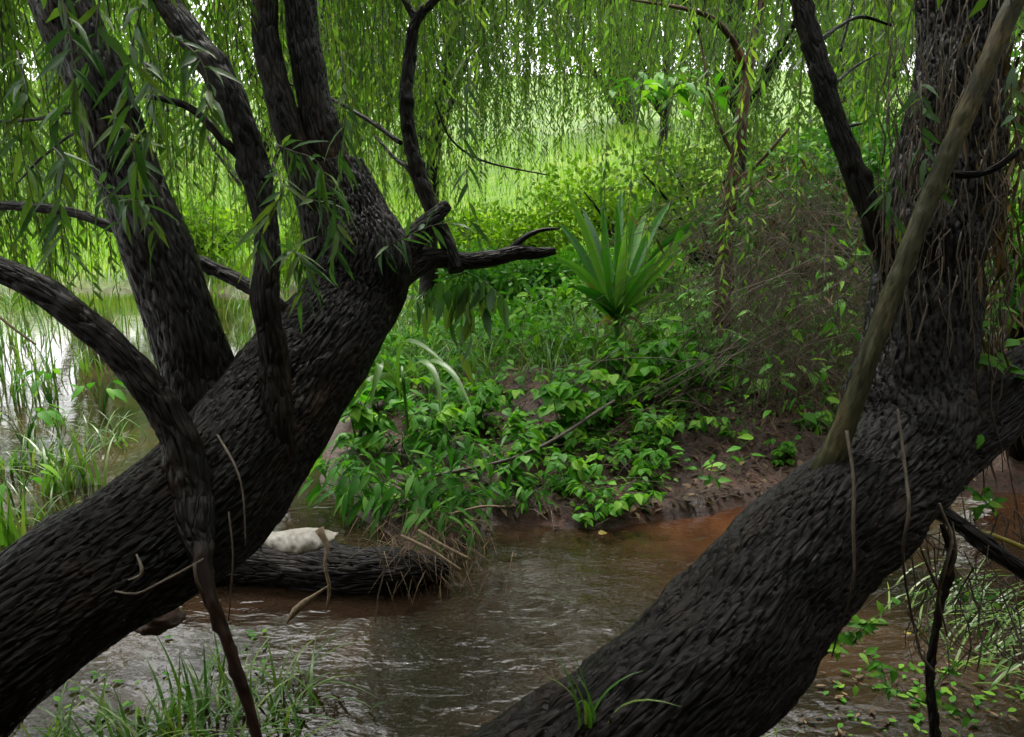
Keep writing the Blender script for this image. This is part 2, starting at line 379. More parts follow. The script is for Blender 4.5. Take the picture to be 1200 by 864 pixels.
n3 = N(t, 'ShaderNodeTexNoise', i_Scale=.5, i_Detail=9., i_Roughness=.7); L_(ge.outputs['Position'], n3.inputs[0])
mud = ramp(t, [(.3, (.018, .0095, .006)), (.5, (.062, .030, .019)), (.72, (.15, .072, .047))], n1.outputs[0])
md2 = N(t, 'ShaderNodeMixRGB', blend_type='MULTIPLY'); md2.inputs[0].default_value = .8; L_(mud, md2.inputs[1])
L_(ramp(t, [(.35, (.25, .22, .2)), (.62, (1.25, 1.15, 1.1))], n2.outputs[0]), md2.inputs[2])
fld = ramp(t, [(.3, (.035, .085, .006)), (.5, (.08, .15, .010)), (.72, (.14, .19, .018))], n3.outputs[0])
ga = N(t, 'ShaderNodeAttribute', attribute_name='grassy')
mg = N(t, 'ShaderNodeMixRGB'); L_(ga.outputs['Fac'], mg.inputs[0]); L_(md2.outputs[0], mg.inputs[1]); L_(fld, mg.inputs[2])
L_(mg.outputs[0], b.inputs['Base Color']); sm_ = N(t, 'ShaderNodeMapRange'); sm_.inputs[3].default_value = .45; sm_.inputs[4].default_value = .03; L_(ga.outputs['Fac'], sm_.inputs[0]); L_(sm_.outputs[0], b.inputs['Specular IOR Level'])
L_(ramp(t, [(.35, (.32,)*3), (.7, (.8,)*3)], n1.outputs[0]), b.inputs['Roughness'])
bp = N(t, 'ShaderNodeBump', i_Strength=.9, i_Distance=.03); L_(n2.outputs[0], bp.inputs['Height']); L_(bp.outputs[0], b.inputs['Normal'])
o = build('ground', V, Q, np.full(len(Q), 4), gm, None, {'grassy': ('FLOAT', grassy)}); tag(o, kind='structure')

# water: real low ripples in the sheet, finer ones in the bump
wx = axis(-60, -3.5, 4.5, 60, .03, 1.18); wy = axis(-12, 1.2, 7.0, 60, .03, 1.12)
XX, YY = np.meshgrid(wx, wy); xx, yy = XX.ravel(), YY.ravel()
p = np.stack([xx*.9+yy*.25, yy*2.2-xx*.3, xx*0], 1)
near = sm((16-np.hypot(xx, yy-3))/10)
calm = 1-.82*sm((-.9-xx)/.8)*sm((yy-3.4)/.8)
flow = .55+.45*np.clip(fbm(np.stack([xx*.8, yy*.9, xx*0], 1), 3, 19)*2.2+.4, 0, 1)
calm = calm*flow
zw = near*calm*(fbm(p*1.8, 3, 31)*.013+fbm(p*4.5, 2, 33)*.005)
i = np.arange(len(wy)-1)[:, None]*len(wx); j = np.arange(len(wx)-1)[None]; nx = len(wx)
Q = np.stack([i+j, i+j+1, i+nx+j+1, i+nx+j], -1).reshape(-1, 4)
shallow = sm((landdist(xx, yy)+.9)/.9)*sm((xx-.2)/1.2)
wm, t, b = mat('muddy_water'); L_ = t.links.new
ge = N(t, 'ShaderNodeNewGeometry'); mp = N(t, 'ShaderNodeMapping'); mp.inputs['Scale'].default_value = (1, 2.0, 1); mp.inputs['Rotation'].default_value = (0, 0, .2)
L_(ge.outputs['Position'], mp.inputs[0])
n1 = N(t, 'ShaderNodeTexNoise', i_Scale=6.5, i_Detail=2., i_Roughness=.45, i_Distortion=.8); L_(mp.outputs[0], n1.inputs[0])
n2 = N(t, 'ShaderNodeTexNoise', i_Scale=17., i_Detail=2., i_Roughness=.5); L_(mp.outputs[0], n2.inputs[0])
n3 = N(t, 'ShaderNodeTexNoise', i_Scale=1.1, i_Detail=6., i_Roughness=.65, i_Distortion=.8); L_(ge.outputs['Position'], n3.inputs[0])
sa = N(t, 'ShaderNodeAttribute', attribute_name='shallow')
c = ramp(t, [(.32, (.007, .005, .003)), (.52, (.020, .012, .007)), (.72, (.05, .027, .014))], n3.outputs[0])
c2 = ramp(t, [(.35, (.045, .018, .008)), (.65, (.11, .04, .015))], n3.outputs[0])
mg = N(t, 'ShaderNodeMixRGB'); L_(sa.outputs['Fac'], mg.inputs[0]); L_(c, mg.inputs[1]); L_(c2, mg.inputs[2])
L_(mg.outputs[0], b.inputs['Base Color']); b.inputs['Roughness'].default_value = .045; b.inputs['IOR'].default_value = 1.36
b.inputs['Specular IOR Level'].default_value = .7
ad = N(t, 'ShaderNodeMath', operation='MULTIPLY_ADD'); L_(n2.outputs[0], ad.inputs[0]); ad.inputs[1].default_value = .4; L_(n1.outputs[0], ad.inputs[2])
bp = N(t, 'ShaderNodeBump', i_Strength=.4, i_Distance=.03); L_(ad.outputs[0], bp.inputs['Height']); ca = N(t, 'ShaderNodeAttribute', attribute_name='calm'); cm = N(t, 'ShaderNodeMath', operation='MULTIPLY'); L_(ca.outputs['Fac'], cm.inputs[0]); cm.inputs[1].default_value = .24; L_(cm.outputs[0], bp.inputs['Strength']); L_(bp.outputs[0], b.inputs['Normal'])
o = build('water', np.stack([xx, yy, zw], 1), Q, np.full(len(Q), 4), wm, None, {'shallow': ('FLOAT', shallow*(1-.7*sm((xx-1.6)/.6))), 'calm': ('FLOAT', calm)}); tag(o, kind='structure')

# ------------------------------------------------------------------ tree limbs from rows (px, py, depth, width px)
def rows(L): return np.array([[*W(a, b, d), wd/2*d/F] for a, b, d, wd in L])
def limb(parent, name, L, m, label=None, step=.012, na=48, rough=.12, ridge=.0, cell=.03, seed=0, knob=.1):
    if m is M['limb']: L = [(a_, b_, c_, w_*.86) for a_, b_, c_, w_ in L]
    mb = MB(parent.location); tube(mb, rows(L), step, na, rough, ridge, cell, seed, True, knob)
    o = mb.build(name, m, parent)
    if label: o['label'] = label
    return o

lt_base = W(-800, 1300, 1.7); lt_base[2] = 0
LT = thing('willow_tree', lt_base, 'big dark willow at left leaning out over the stream, forked into many stems', 'tree')
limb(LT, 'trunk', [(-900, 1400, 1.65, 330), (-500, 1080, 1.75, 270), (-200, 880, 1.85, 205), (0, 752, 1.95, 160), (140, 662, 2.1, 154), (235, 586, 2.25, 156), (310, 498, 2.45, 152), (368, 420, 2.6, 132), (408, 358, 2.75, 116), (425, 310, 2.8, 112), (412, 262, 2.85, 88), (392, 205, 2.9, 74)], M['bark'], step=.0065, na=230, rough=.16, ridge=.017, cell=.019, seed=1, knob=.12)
limb(LT, 'limb', [(250, 520, 2.42, 110), (228, 420, 2.42, 80), (192, 310, 2.45, 76), (155, 215, 2.5, 72), (118, 110, 2.5, 66), (80, 20, 2.55, 66), (30, -120, 2.6, 60), (-40, -330, 2.8, 48), (-80, -600, 3.1, 30)], M['bark'], 'thickest stem, rising to the upper left', na=110, ridge=.011, cell=.022, seed=2)
limb(LT, 'limb', [(238, 668, 1.97, 16), (234, 640, 2.0, 34), (230, 608, 2.04, 50), (226, 575, 2.08, 54), (205, 505, 2.1, 46), (155, 430, 2.1, 41), (90, 370, 2.1, 38), (30, 330, 2.1, 35), (-60, 290, 2.1, 33), (-220, 200, 2.15, 28), (-400, 20, 2.3, 16)], M['limb'], 'arched limb bending down to the left edge', na=64, ridge=.007, cell=.018, seed=3, knob=.2)
limb(LT, 'limb', [(326, 555, 2.3, 40), (326, 500, 2.28, 40), (322, 430, 2.3, 36), (312, 350, 2.3, 34), (314, 280, 2.35, 32), (298, 195, 2.4, 38), (268, 110, 2.4, 38), (225, 45, 2.45, 36), (185, -10, 2.5, 32), (100, -110, 2.6, 28), (20, -260, 2.8, 18)], M['limb'], 'crooked stem in front of the fork, bending to the upper left', na=64, ridge=.007, cell=.018, seed=4, knob=.25)
limb(LT, 'limb', [(400, 330, 2.85, 92), (392, 240, 2.88, 70), (372, 140, 2.9, 50), (357, 50, 2.95, 43), (350, -40, 3.0, 40), (345, -200, 3.1, 34), (370, -420, 3.3, 22)], M['limb'], 'straight upright stem, the right one of the pair', na=64, ridge=.008, cell=.02, seed=5)
limb(LT, 'limb', [(388, 300, 2.8, 60), (360, 220, 2.82, 42), (332, 130, 2.85, 37), (312, 50, 2.9, 34), (308, -40, 2.95, 32), (290, -220, 3.05, 26), (250, -420, 3.2, 16)], M['limb'], 'straight upright stem, the left one of the pair', na=56, ridge=.007, cell=.018, seed=6)
limb(LT, 'limb', [(420, 350, 2.8, 70), (455, 310, 2.85, 46), (492, 272, 2.9, 32), (524, 240, 2.95, 14)], M['limb'], na=40, ridge=.006, cell=.018, seed=7, knob=.3)
limb(LT, 'limb', [(425, 345, 2.8, 90), (465, 320, 2.88, 50), (505, 303, 2.95, 29), (545, 306, 3.0, 22), (580, 302, 3.02, 21), (606, 296, 3.05, 20), (630, 297, 3.08, 14), (650, 294, 3.1, 9)], M['limb'], 'broken horizontal limb reaching right', na=48, ridge=.006, cell=.016, seed=8, knob=.35)
limb(LT, 'limb', [(596, 297, 3.05, 14), (612, 280, 3.06, 9), (634, 270, 3.08, 6), (656, 268, 3.1, 3)], M['limb'], na=14, seed=9)
limb(LT, 'limb', [(535, 318, 2.96, 22), (520, 275, 2.98, 20), (498, 225, 3.0, 22), (482, 170, 3.02, 19), (476, 120, 3.02, 18), (481, 60, 3.05, 16), (489, 22, 3.05, 14), (520, -12, 3.1, 11), (560, -60, 3.2, 8), (600, -180, 3.3, 5)], M['limb'], 'slim wavy stem forking near the top', na=32, seed=10, knob=.3, ridge=.003, cell=.014)
limb(LT, 'limb', [(489, 24, 3.05, 11), (475, 2, 3.05, 9), (462, -30, 3.05, 7), (440, -150, 3.1, 4)], M['limb'], na=14, seed=11)
limb(LT, 'limb', [(358, 395, 2.6, 24), (330, 362, 2.55, 21), (290, 335, 2.6, 19), (225, 304, 2.65, 18), (150, 275, 2.7, 13), (95, 252, 2.75, 12), (40, 243, 2.8, 12), (-60, 235, 2.9, 10), (-260, 200, 3.1, 5)], M['limb'], 'thin branch running level behind the thickest stem', na=28, seed=12, knob=.3, ridge=.003, cell=.014)
limb(LT, 'limb', [(296, 200, 2.42, 14), (262, 165, 2.4, 11), (225, 128, 2.4, 10), (190, 116, 2.4, 8), (165, 112, 2.4, 4)], M['limb'], na=18, seed=13, knob=.3)
limb(LT, 'limb', [(230, 600, 2.06, 10), (236, 640, 1.99, 22), (243, 690, 1.95, 18), (262, 740, 1.95, 14), (282, 800, 1.95, 14), (300, 860, 1.95, 12), (316, 960, 1.97, 11), (322, 1100, 2.0, 10)], M['dead'], 'dead reddish branch hanging down to the water', na=24, seed=14, knob=.5)
for k, Lr in enumerate([[(150, 190, 2.5, 6), (95, 135, 2.6, 5), (40, 140, 2.7, 5), (-30, 145, 2.8, 4)], [(150, 230, 2.5, 5), (100, 158, 2.6, 4), (55, 180, 2.7, 4), (20, 215, 2.75, 2)], [(470, 168, 3.02, 7), (430, 140, 3.1, 6), (380, 112, 3.2, 5), (330, 96, 3.3, 3)],
                        [(497, 235, 3.0, 8), (480, 200, 3.0, 7), (462, 185, 3.1, 5), (440, 160, 3.2, 3)], [(510, 120, 3.05, 3), (530, 165, 3.5, 3), (570, 190, 4, 3), (640, 205, 4.3, 2)]]):
    limb(LT, 'twig', Lr, M['limb'], na=8, seed=20+k, rough=.05)

rt_base = W(250, 1250, 1.6); rt_base[2] = 0
RT = thing('willow_tree', rt_base, 'big dark willow at right, its leaning trunk crossing the bottom of the picture', 'tree')
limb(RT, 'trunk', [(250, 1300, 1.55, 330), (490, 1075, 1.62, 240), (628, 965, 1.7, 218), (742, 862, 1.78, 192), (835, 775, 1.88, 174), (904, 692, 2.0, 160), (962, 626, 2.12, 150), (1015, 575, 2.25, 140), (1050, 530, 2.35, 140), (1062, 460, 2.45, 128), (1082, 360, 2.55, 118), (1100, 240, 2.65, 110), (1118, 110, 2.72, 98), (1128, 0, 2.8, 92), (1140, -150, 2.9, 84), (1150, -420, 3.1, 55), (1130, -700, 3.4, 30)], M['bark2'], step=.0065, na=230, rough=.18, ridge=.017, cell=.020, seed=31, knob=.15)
limb(RT, 'limb', [(1010, 590, 2.3, 100), (1075, 545, 2.42, 92), (1130, 510, 2.5, 78), (1200, 450, 2.6, 74), (1300, 370, 2.7, 66), (1480, 200, 2.9, 46)], M['bark2'], 'low thick limb running off to the right', na=90, ridge=.012, cell=.026, seed=32)
limb(RT, 'limb', [(1065, 345, 2.5, 46), (1035, 283, 2.48, 34), (1005, 210, 2.5, 30), (975, 130, 2.55, 28), (955, 60, 2.6, 27), (938, 0, 2.65, 26), (915, -90, 2.7, 22), (880, -260, 2.9, 14)], M['limb'], 'slanting limb rising to the upper left', na=52, ridge=.006, cell=.016, seed=33, knob=.3)
limb(RT, 'limb', [(925, 640, 2.32, 30), (950, 588, 2.2, 60), (970, 548, 2.12, 36), (985, 512, 2.1, 26), (1006, 455, 2.1, 23), (1032, 380, 2.12, 22), (1063, 298, 2.15, 21), (1100, 205, 2.2, 22), (1138, 120, 2.25, 22), (1176, 30, 2.3, 22), (1213, -60, 2.35, 21), (1260, -250, 2.5, 20)], M['pale'], 'pale smooth olive limb crossing in front of the trunk', na=48, seed=34, knob=.2, rough=.08, ridge=.002, cell=.02)
limb(RT, 'limb', [(1095, 196, 2.3, 12), (1125, 205, 2.28, 10), (1160, 200, 2.25, 9), (1200, 172, 2.22, 9), (1260, 120, 2.2, 7)], M['limb'], na=20, seed=35)
limb(RT, 'limb', [(1030, 565, 2.3, 26), (1075, 585, 2.28, 22), (1125, 615, 2.25, 20), (1160, 642, 2.22, 20), (1210, 675, 2.2, 19), (1330, 740, 2.2, 14)], M['limb'], 'low branch sloping down to the right edge', na=32, seed=36, knob=.35, ridge=.004, cell=.015)
for k, Lr in enumerate([[(975, 165, 2.55, 8), (990, 150, 2.6, 6), (1010, 145, 2.65, 3)], [(958, 50, 2.6, 7), (985, 30, 2.7, 5), (1010, 20, 2.8, 5), (1045, 30, 2.9, 3)], [(968, 108, 2.6, 6), (1000, 80, 2.8, 4), (1030, 62, 2.9, 2)], [(985, 60, 2.7, 4), (1000, 0, 2.8, 3), (1010, -60, 2.9, 2)]]):
    limb(RT, 'twig', Lr, M['limb'], na=8, seed=40+k, rough=.05)

# loose bark fibres and rootlets on the right trunk (uncountable)
mb = MB(rt_base)
for k in range(230):
    px = rng.uniform(1040, 1190); y0 = rng.uniform(-30, 430); y1 = y0+rng.uniform(60, 260); d = rng.uniform(2.3, 2.6) if px < 1140 else rng.uniform(2.35, 2.9)
    drift = rng.uniform(-30, 15)
    q = [(px+drift*f+rng.normal()*5, y0+(y1-y0)*f, d-.04*math.sin(f*3), rng.uniform(.7, 2.2)) for f in np.linspace(0, 1, 6)]
    tube(mb, rows(q), .05, 4, 0, 0)
tag(mb.build('dry_rootlet', M['vine'], RT), kind='stuff')
mb = MB(rt_base); n = 1500
f = rng.random(n); P = np.array([W(1185-85*a+rng.normal()*35, 40+500*a, 2.75+rng.uniform(-.3, .3)) for a in f])
leaves_narrow(mb, P, unit(rdir(n)*.6+[0, 0, -1]), rdir(n), rng.uniform(.05, .14, n), rng.uniform(.006, .016, n), .3)
tag(mb.build('dead_leaf_tangle', M['drybr'], RT), kind='stuff')

# ------------------------------------------------------------------ foliage of the two big willows
def crown_from(P0, parent, leafmat, name='crown', **kw):
    a, b_ = MB(parent.location), MB(parent.location)
    strands(a, b_, P0, **kw)
    o = a.build(name, leafmat, parent); b_.build('hanging_twig', M['twig'], o)['kind'] = 'stuff'
    return o
def overhead_shade(parent, cx, cy, rx, ry, z0, z1, n, lmin, lmax, zfloor, excl=None):  # unseen crown spread over and behind the camera, added to shade the foreground
    a = rng.random(n)*6.283; r = np.sqrt(rng.random(n)); x = cx+rx*r*np.cos(a); y = cy+ry*r*np.sin(a)
    z = z0+(z1-z0)*rng.random(n); ln = rng.uniform(lmin, lmax, n)
    # stay above what the camera sees unless far
    gap_ = (np.abs(x+.05) < .55) & (y > 3.6); z = np.where(gap_, z+2.5, z)
    P = np.stack([x, y, z], 1)
    lowest = np.where((y < -.6) | (np.abs(x) > 1.2+np.maximum(y, 0)*.85), .6+np.maximum(y, 0)*.2, CH+np.maximum(y, .3)*math.tan(R(13.5)))
    ln = np.where(y < zfloor, np.minimum(ln, np.maximum(z-lowest, .25)), ln)
    out = unit(np.stack([np.cos(a), np.sin(a), a*0], 1))
    crown_from(P, parent, M['willow'], out=out, length=ln, gap=.05, leafL=.13, leafW=.024, kite=True, seg=8)
overhead_shade(LT, -2.2, .8, 4.2, 4.8, 3.2, 6.4, 2200, .8, 3.4, 4.2)
overhead_shade(RT, 3.0, .8, 4.2, 4.8, 3.3, 6.6, 2200, .8, 3.4, 4.2)

def sprig(parent, pts, n=26, L=.105, Wd=.014, m='near', name='leafy_twig', r=.0022):
    """one leafy shoot close to the camera; pts rows (px,py,depth)"""
    mb = MB(parent.location); S = rows([(a, b_, d, r*2*F/d) for a, b_, d in pts]); S[:, 3] = np.linspace(r, r*.4, len(S))
    C = tube(mb, S, .02, 5); tw = mb.build(name, M['twig'], parent)
    m2 = MB(parent.location); C = C[:, :3]; idx = np.linspace(2, len(C)-1, n).astype(int)
    T = unit(np.gradient(C, axis=0))[idx]; side = unit(np.cross(T, rdir(n)))
    D = unit(T*.55+side*.8+np.array([0, 0, -.35])); Nn = unit(np.array([0, 0, 1.])+rdir(n)*.7)
    Nn = unit(Nn-D*(Nn*D).sum(1)[:, None])
    P = C[idx]; Lx = L*rng.uniform(.6, 1.15, n); wx_ = Wd*rng.uniform(.8, 1.15, n); bend = rng.uniform(.05, .45, n)
    # 6-row leaf, narrow
    leaves_wide(m2, P, D, Nn, Lx, wx_, bend, .3)
    m2.build('foliage', M[m], tw); return tw
near = [
 [(60, -40, 1.5), (78, 20, 1.45), (85, 70, 1.42), (88, 130, 1.4)], [(118, -60, 1.6), (112, 40, 1.5), (90, 110, 1.5), (60, 150, 1.45)],
 [(165, 60, 1.8), (180, 120, 1.7), (172, 165, 1.7), (150, 200, 1.7)], [(200, 40, 1.8), (235, 70, 1.7), (245, 115, 1.65), (238, 150, 1.6)],
 [(180, -40, 1.7), (158, 40, 1.6), (150, 100, 1.6), (160, 190, 1.6)], [(325, 170, 2.1), (345, 178, 2.0), (372, 190, 1.95), (392, 235, 1.9)],
 [(320, 190, 2.1), (330, 225, 2.0), (310, 262, 2.0), (300, 300, 2.0)], [(350, 230, 2.1), (375, 238, 2.0), (395, 262, 2.0), (388, 310, 2.0)],
 [(335, 290, 2.2), (350, 300, 2.1), (360, 325, 2.1), (352, 350, 2.1)], [(110, 210, 2.0), (140, 232, 1.9), (170, 240, 1.85), (185, 280, 1.85)],
 [(60, 170, 1.9), (75, 190, 1.8), (70, 230, 1.8), (75, 300, 1.8)], [(540, 0, 2.6), (548, 90, 2.6), (545, 170, 2.6), (552, 260, 2.6)],
 [(400, 60, 2.3), (405, 130, 2.2), (398, 190, 2.2), (402, 240, 2.2)], [(130, 130, 2.0), (150, 160, 1.9), (160, 210, 1.85), (140, 260, 1.8)],
 [(20, 60, 1.9), (30, 110, 1.8), (25, 170, 1.8), (40, 240, 1.8)], [(440, 300, 2.7), (470, 280, 2.6), (520, 262, 2.6), (560, 275, 2.6)],
]
for s_ in near: sprig(LT, s_, n=24)
for s_ in [[(1075, 90, 2.3), (1082, 130, 2.2), (1080, 160, 2.2), (1090, 215, 2.2)], [(1050, 200, 2.35), (1045, 215, 2.3), (1040, 235, 2.3), (1052, 262, 2.3)], [(1190, 60, 2.2), (1185, 120, 2.2), (1195, 170, 2.1), (1200, 240, 2.1)]]:
    sprig(RT, s_, n=14, L=.10, Wd=.017)

# mid-distance hanging curtains belonging to the left willow
def curtain(parent, boxes, **kw):
    P, Ln, Ou = [], [], []
    for px0, px1, d0, d1, ybot0, ybot1, n in boxes:
        px = rng.uniform(px0, px1, n); d = rng.uniform(d0, d1, n); yb = rng.uniform(ybot0, ybot1, n); yb = yb-60*rng.random(n)**2
        for a, dd, yy_ in zip(px, d, yb):
            bot = W(a, yy_, dd); top = np.array([bot[0], bot[1], rng.uniform(3.3, 5.2)+max(0, dd-4)*.25])
            P.append(top); Ln.append(top[2]-bot[2])
    P = np.array(P); Ln = np.array(Ln); a = rng.random(len(P))*6.28
    return crown_from(P, parent, M['willow'], out=np.stack([np.cos(a), np.sin(a), a*0], 1), length=Ln, hangout=.12, seg=12, **kw)
curtain(LT, [(-60, 130, 3.2, 4.6, 330, 400, 70), (130, 210, 3.3, 4.2, 180, 260, 10), (200, 300, 3.4, 4.6, 120, 290, 22), (300, 450, 3.8, 5.0, 120, 300, 34), (440, 540, 4.0, 5.2, 100, 290, 40), (470, 640, 7.0, 8.8, 110, 230, 100), (450, 660, 5.5, 9.0, 30, 130, 90), (640, 860, 7.0, 8.8, 60, 230, 80)], gap=.034, leafL=.115, leafW=.016, sway=.22)

# ------------------------------------------------------------------ willows and other trees beyond
def back_willow(x, y, h, Rr, n, label, tilt=(0, 0), zlow=(1.0, 2.4), rtr=.10, kite=True, bark='limb', lmat='willow', gap=.045, leafW=.015, leafL=.11, group='willows growing behind the bank', low_bias=1.0):
    leafL *= 1.25; leafW *= 1.4; gap *= 1.1; n = int(n*1.75)
    zb = hz(x, y); o = thing('willow_tree', (x, y, zb-.05), label, 'tree', group)
    mb = MB(o.location); pts = []
    top = np.array([x+tilt[0], y+tilt[1], zb+h*.8])
    for f in np.linspace(0, 1, 6):
        pts.append([x+tilt[0]*f**1.3+rng.normal()*.06, y+tilt[1]*f, zb-.1+h*.8*f, rtr*(1-.65*f)*(1+.5*(f == 0))])
    tube(mb, pts, .06, 20, .18, .012, .03, int(rng.integers(1000))); mb.build('trunk', M[bark], o)
    P0, Ou = [], []
    nb = 9
    for k in range(nb):
        a = k/nb*6.283+rng.uniform(-.3, .3); f0 = rng.uniform(.4, .95); st = np.array(pts[int(f0*5)])[:3]
        ln = Rr*rng.uniform(.75, 1.1); e = st+np.array([math.cos(a)*ln, math.sin(a)*ln, rng.uniform(.1, .32)*h]); mid = (st+e)/2+np.array([0, 0, .12*h])
        mb = MB(o.location); S = tube(mb, [[*st, rtr*.45], [*mid, rtr*.28], [*e, .012]], .1, 9, .15, 0, .03, k+int(y*10)); mb.build('limb', M[bark], o)
        m_ = n//nb; u = rng.uniform(.2, 1, m_)**low_bias; idx = (u*(len(S)-1)).astype(int); j = rng.normal(size=(m_, 3))*np.array([.38, .38, .22])*Rr/2.2
        P0.append(S[idx, :3]+j); aa = a+rng.normal(size=m_)*.8; Ou.append(np.stack([np.cos(aa), np.sin(aa), aa*0], 1))
    P0 = np.vstack(P0); Ou = np.vstack(Ou); kp = fbm(P0*[1.9, 1.9, .35]+x*3, 2, 33) > .02; P0 = P0[kp]; Ou = Ou[kp]; zl = zb+rng.uniform(zlow[0], zlow[1], len(P0))
    Ln = np.maximum(P0[:, 2]-zl, .4)*rng.uniform(.55, 1, len(P0))
    clump = np.clip(.5+.5*fbm(P0*1.2, 2, 5)*2, 0, 1)
    crown_from(P0, o, M[lmat], out=Ou, length=Ln, gap=gap, leafL=leafL, leafW=leafW, kite=kite, sway=.34, seg=12, hangout=.55, tonebase=clump)
    return o
back_willow(-6.2, 7.4, 5.8, 2.6, 520, 'willow trailing its strands over the water at the left edge', zlow=(.5, 2.2))
back_willow(-3.0, 9.6, 6.6, 2.5, 520, 'dark willow seen between the thickest stem and the crooked stem of the left willow', (.3, 0), (.6, 2.0))
back_willow(-1.0, 9.8, 6.6, 2.1, 500, 'willow whose strands fill the gap above the broken horizontal limb', (.4, .2), (1.2, 2.8))
back_willow(2.9, 10.4, 6.9, 2.4, 560, 'willow whose strands hang behind the young palm', (-.4, 0), (1.0, 2.6))
back_willow(5.0, 9.0, 6.6, 2.7, 620, 'dense willow between the slim red trunk and the right willow', (-.3, 0), (.5, 2.2))
back_willow(6.6, 6.6, 6.0, 2.5, 420, 'willow half hidden behind the right willow, at the right edge', (-.2, 0), (.5, 2.0))
back_willow(2.6, 14.5, 8.2, 3.4, 420, 'pale willow farther back on the meadow, beyond the one behind the palm', (0, 0), (1.6, 4.0), lmat='lime', leafW=.022, leafL=.14, gap=.06)
back_willow(6.8, 13.5, 8.0, 3.4, 420, 'pale willow farther back on the meadow, beyond the slim red trunk', (0, 0), (.8, 3.4), lmat='lime', leafW=.022, leafL=.14, gap=.06)
back_willow(-3.4, 15.5, 8.4, 3.4, 420, 'pale willow farther back on the meadow, beyond the left willow\'s upright stems', (0, 0), (1.2, 3.6), lmat='lime', leafW=.022, leafL=.14, gap=.06)
back_willow(-9.8, 13.5, 7.5, 3.4, 420, 'farthest willow on the left, across the open water', (0, 0), (.3, 2.0))

# slim tree with reddish trunk right of the palm
rb = G(845, 345, .55); rb = np.array([rb[0]*.93, rb[1]*.93, 0]); rb = W(846, 345, 6.6)
zt = hz(rb[0], rb[1]); SL = thing('slim_tree', (rb[0], rb[1], zt-.03), 'slim tree with bare reddish trunk standing right of the young palm', 'tree')
base = [rb[0], rb[1], zt-.1, .10]
mb = MB(SL.location); tube(mb, [base, *rows([(850, 300, 6.6, 16), (858, 215, 6.55, 15), (868, 150, 6.5, 14), (876, 85, 6.5, 12), (886, 30, 6.5, 9), (905, -60, 6.5, 8), (930, -250, 6.7, 6)])], .03, 22, .15, .006, .02, 71); mb.build('trunk', M['red'], SL)
for Lr in [[(872, 80, 6.5, 10), (860, 50, 6.4, 8), (835, 22, 6.3, 7), (800, 10, 6.2, 5), (740, 0, 6.1, 2)], [(858, 215, 6.5, 5), (890, 190, 6.5, 4), (925, 150, 6.4, 3)], [(862, 190, 6.5, 4), (835, 125, 6.5, 4), (820, 40, 6.5, 2)]]:
    mb = MB(SL.location); tube(mb, rows(Lr), .05, 9, .1, 0, .02, 72); mb.build('limb', M['red'], SL)
n = 40; px = rng.uniform(760, 980, n); P0 = np.array([W(a, rng.uniform(-190, -20), rng.uniform(6, 7)) for a in px]); a = rng.random(n)*6.28
crown_from(P0, SL, M['willow'], out=np.stack([np.cos(a), np.sin(a), a*0], 1), length=rng.uniform(.5, 1.6, n), gap=.04, leafL=.1, leafW=.014, hangout=.3, sway=.2)
mb = MB(SL.location); n = 60; c0 = W(775, 100, 6.0); P = c0+rng.normal(size=(n, 3))*[.2, .2, .07]
leaves_wide(mb, P, unit(rdir(n, .2)+[0, 0, -.25]), unit(rdir(n)*.3+[0, 0, 1]), rng.uniform(.12, .2, n), rng.uniform(.05, .08, n)); mb.build('foliage', M['herb'], SL)

# sunlit round trees and shrubs on the meadow beyond
def bush(name, x, y, rx, h, n, label, cat, m='lime', group=None, lw=.05, ll=.11, trunk=True):
    zb = hz(x, y); o = thing(name, (x, y, zb-.05), label, cat, group)
    nb = 14; cs = []
    mb = MB(o.location)
    for k in range(nb):
        a = rng.random()*6.28; r = rx*rng.random()**.5*.8; zz = h*rng.uniform(.25, .92)
        c = np.array([x+r*math.cos(a), y+r*math.sin(a), zb+zz]); cs.append((c, rx*rng.uniform(.28, .5)))
        tube(mb, [[x, y, zb-.1, .03*h], [(x+c[0])/2, (y+c[1])/2, zb+zz*.6, .016*h], [*c, .006*h]], .15, 6, .1)
    mb.build('trunk' if trunk else 'stem', M['limb'], o)
    ml = MB(o.location); per = n//nb
    for c, rr_ in cs:
        d = rdir(per); rad = rr_*rng.random(per)**.4; P = c+d*rad[:, None]*[1, 1, .75]
        P[:, 2] = np.maximum(P[:, 2], zb+.05)
        leaves_kite(ml, P, unit(d+rdir(per)*.8+[0, 0, -.3]), rdir(per), rng.uniform(.6, 1.2, per)*ll, lw)
    ml.build('crown' if trunk else 'foliage', M[m], o); return o
bush('broadleaf_tree', -6.5, 34, 4.5, 9.5, 9000, 'pale sunlit tree far off on the meadow, behind the left willow', 'tree', lw=.16, ll=.3, group='sunlit trees beyond the meadow')
bush('broadleaf_tree', 5.6, 40, 5.0, 9.0, 9000, 'pale sunlit tree far off on the meadow, above the broken horizontal limb', 'tree', lw=.16, ll=.3, group='sunlit trees beyond the meadow')
bush('broadleaf_tree', 13.5, 33, 5.5, 11, 9000, 'pale sunlit tree far off on the meadow, behind the slim red trunk', 'tree', lw=.16, ll=.3, group='sunlit trees beyond the meadow')
bush('broadleaf_tree', -19, 36, 6, 11, 9000, 'pale sunlit tree far off beyond the left edge of the stream', 'tree', lw=.16, ll=.3, group='sunlit trees beyond the meadow')
bush('broadleaf_tree', 24, 30, 6, 12, 9000, 'pale sunlit tree far off behind the right willow', 'tree', lw=.16, ll=.3, group='sunlit trees beyond the meadow')
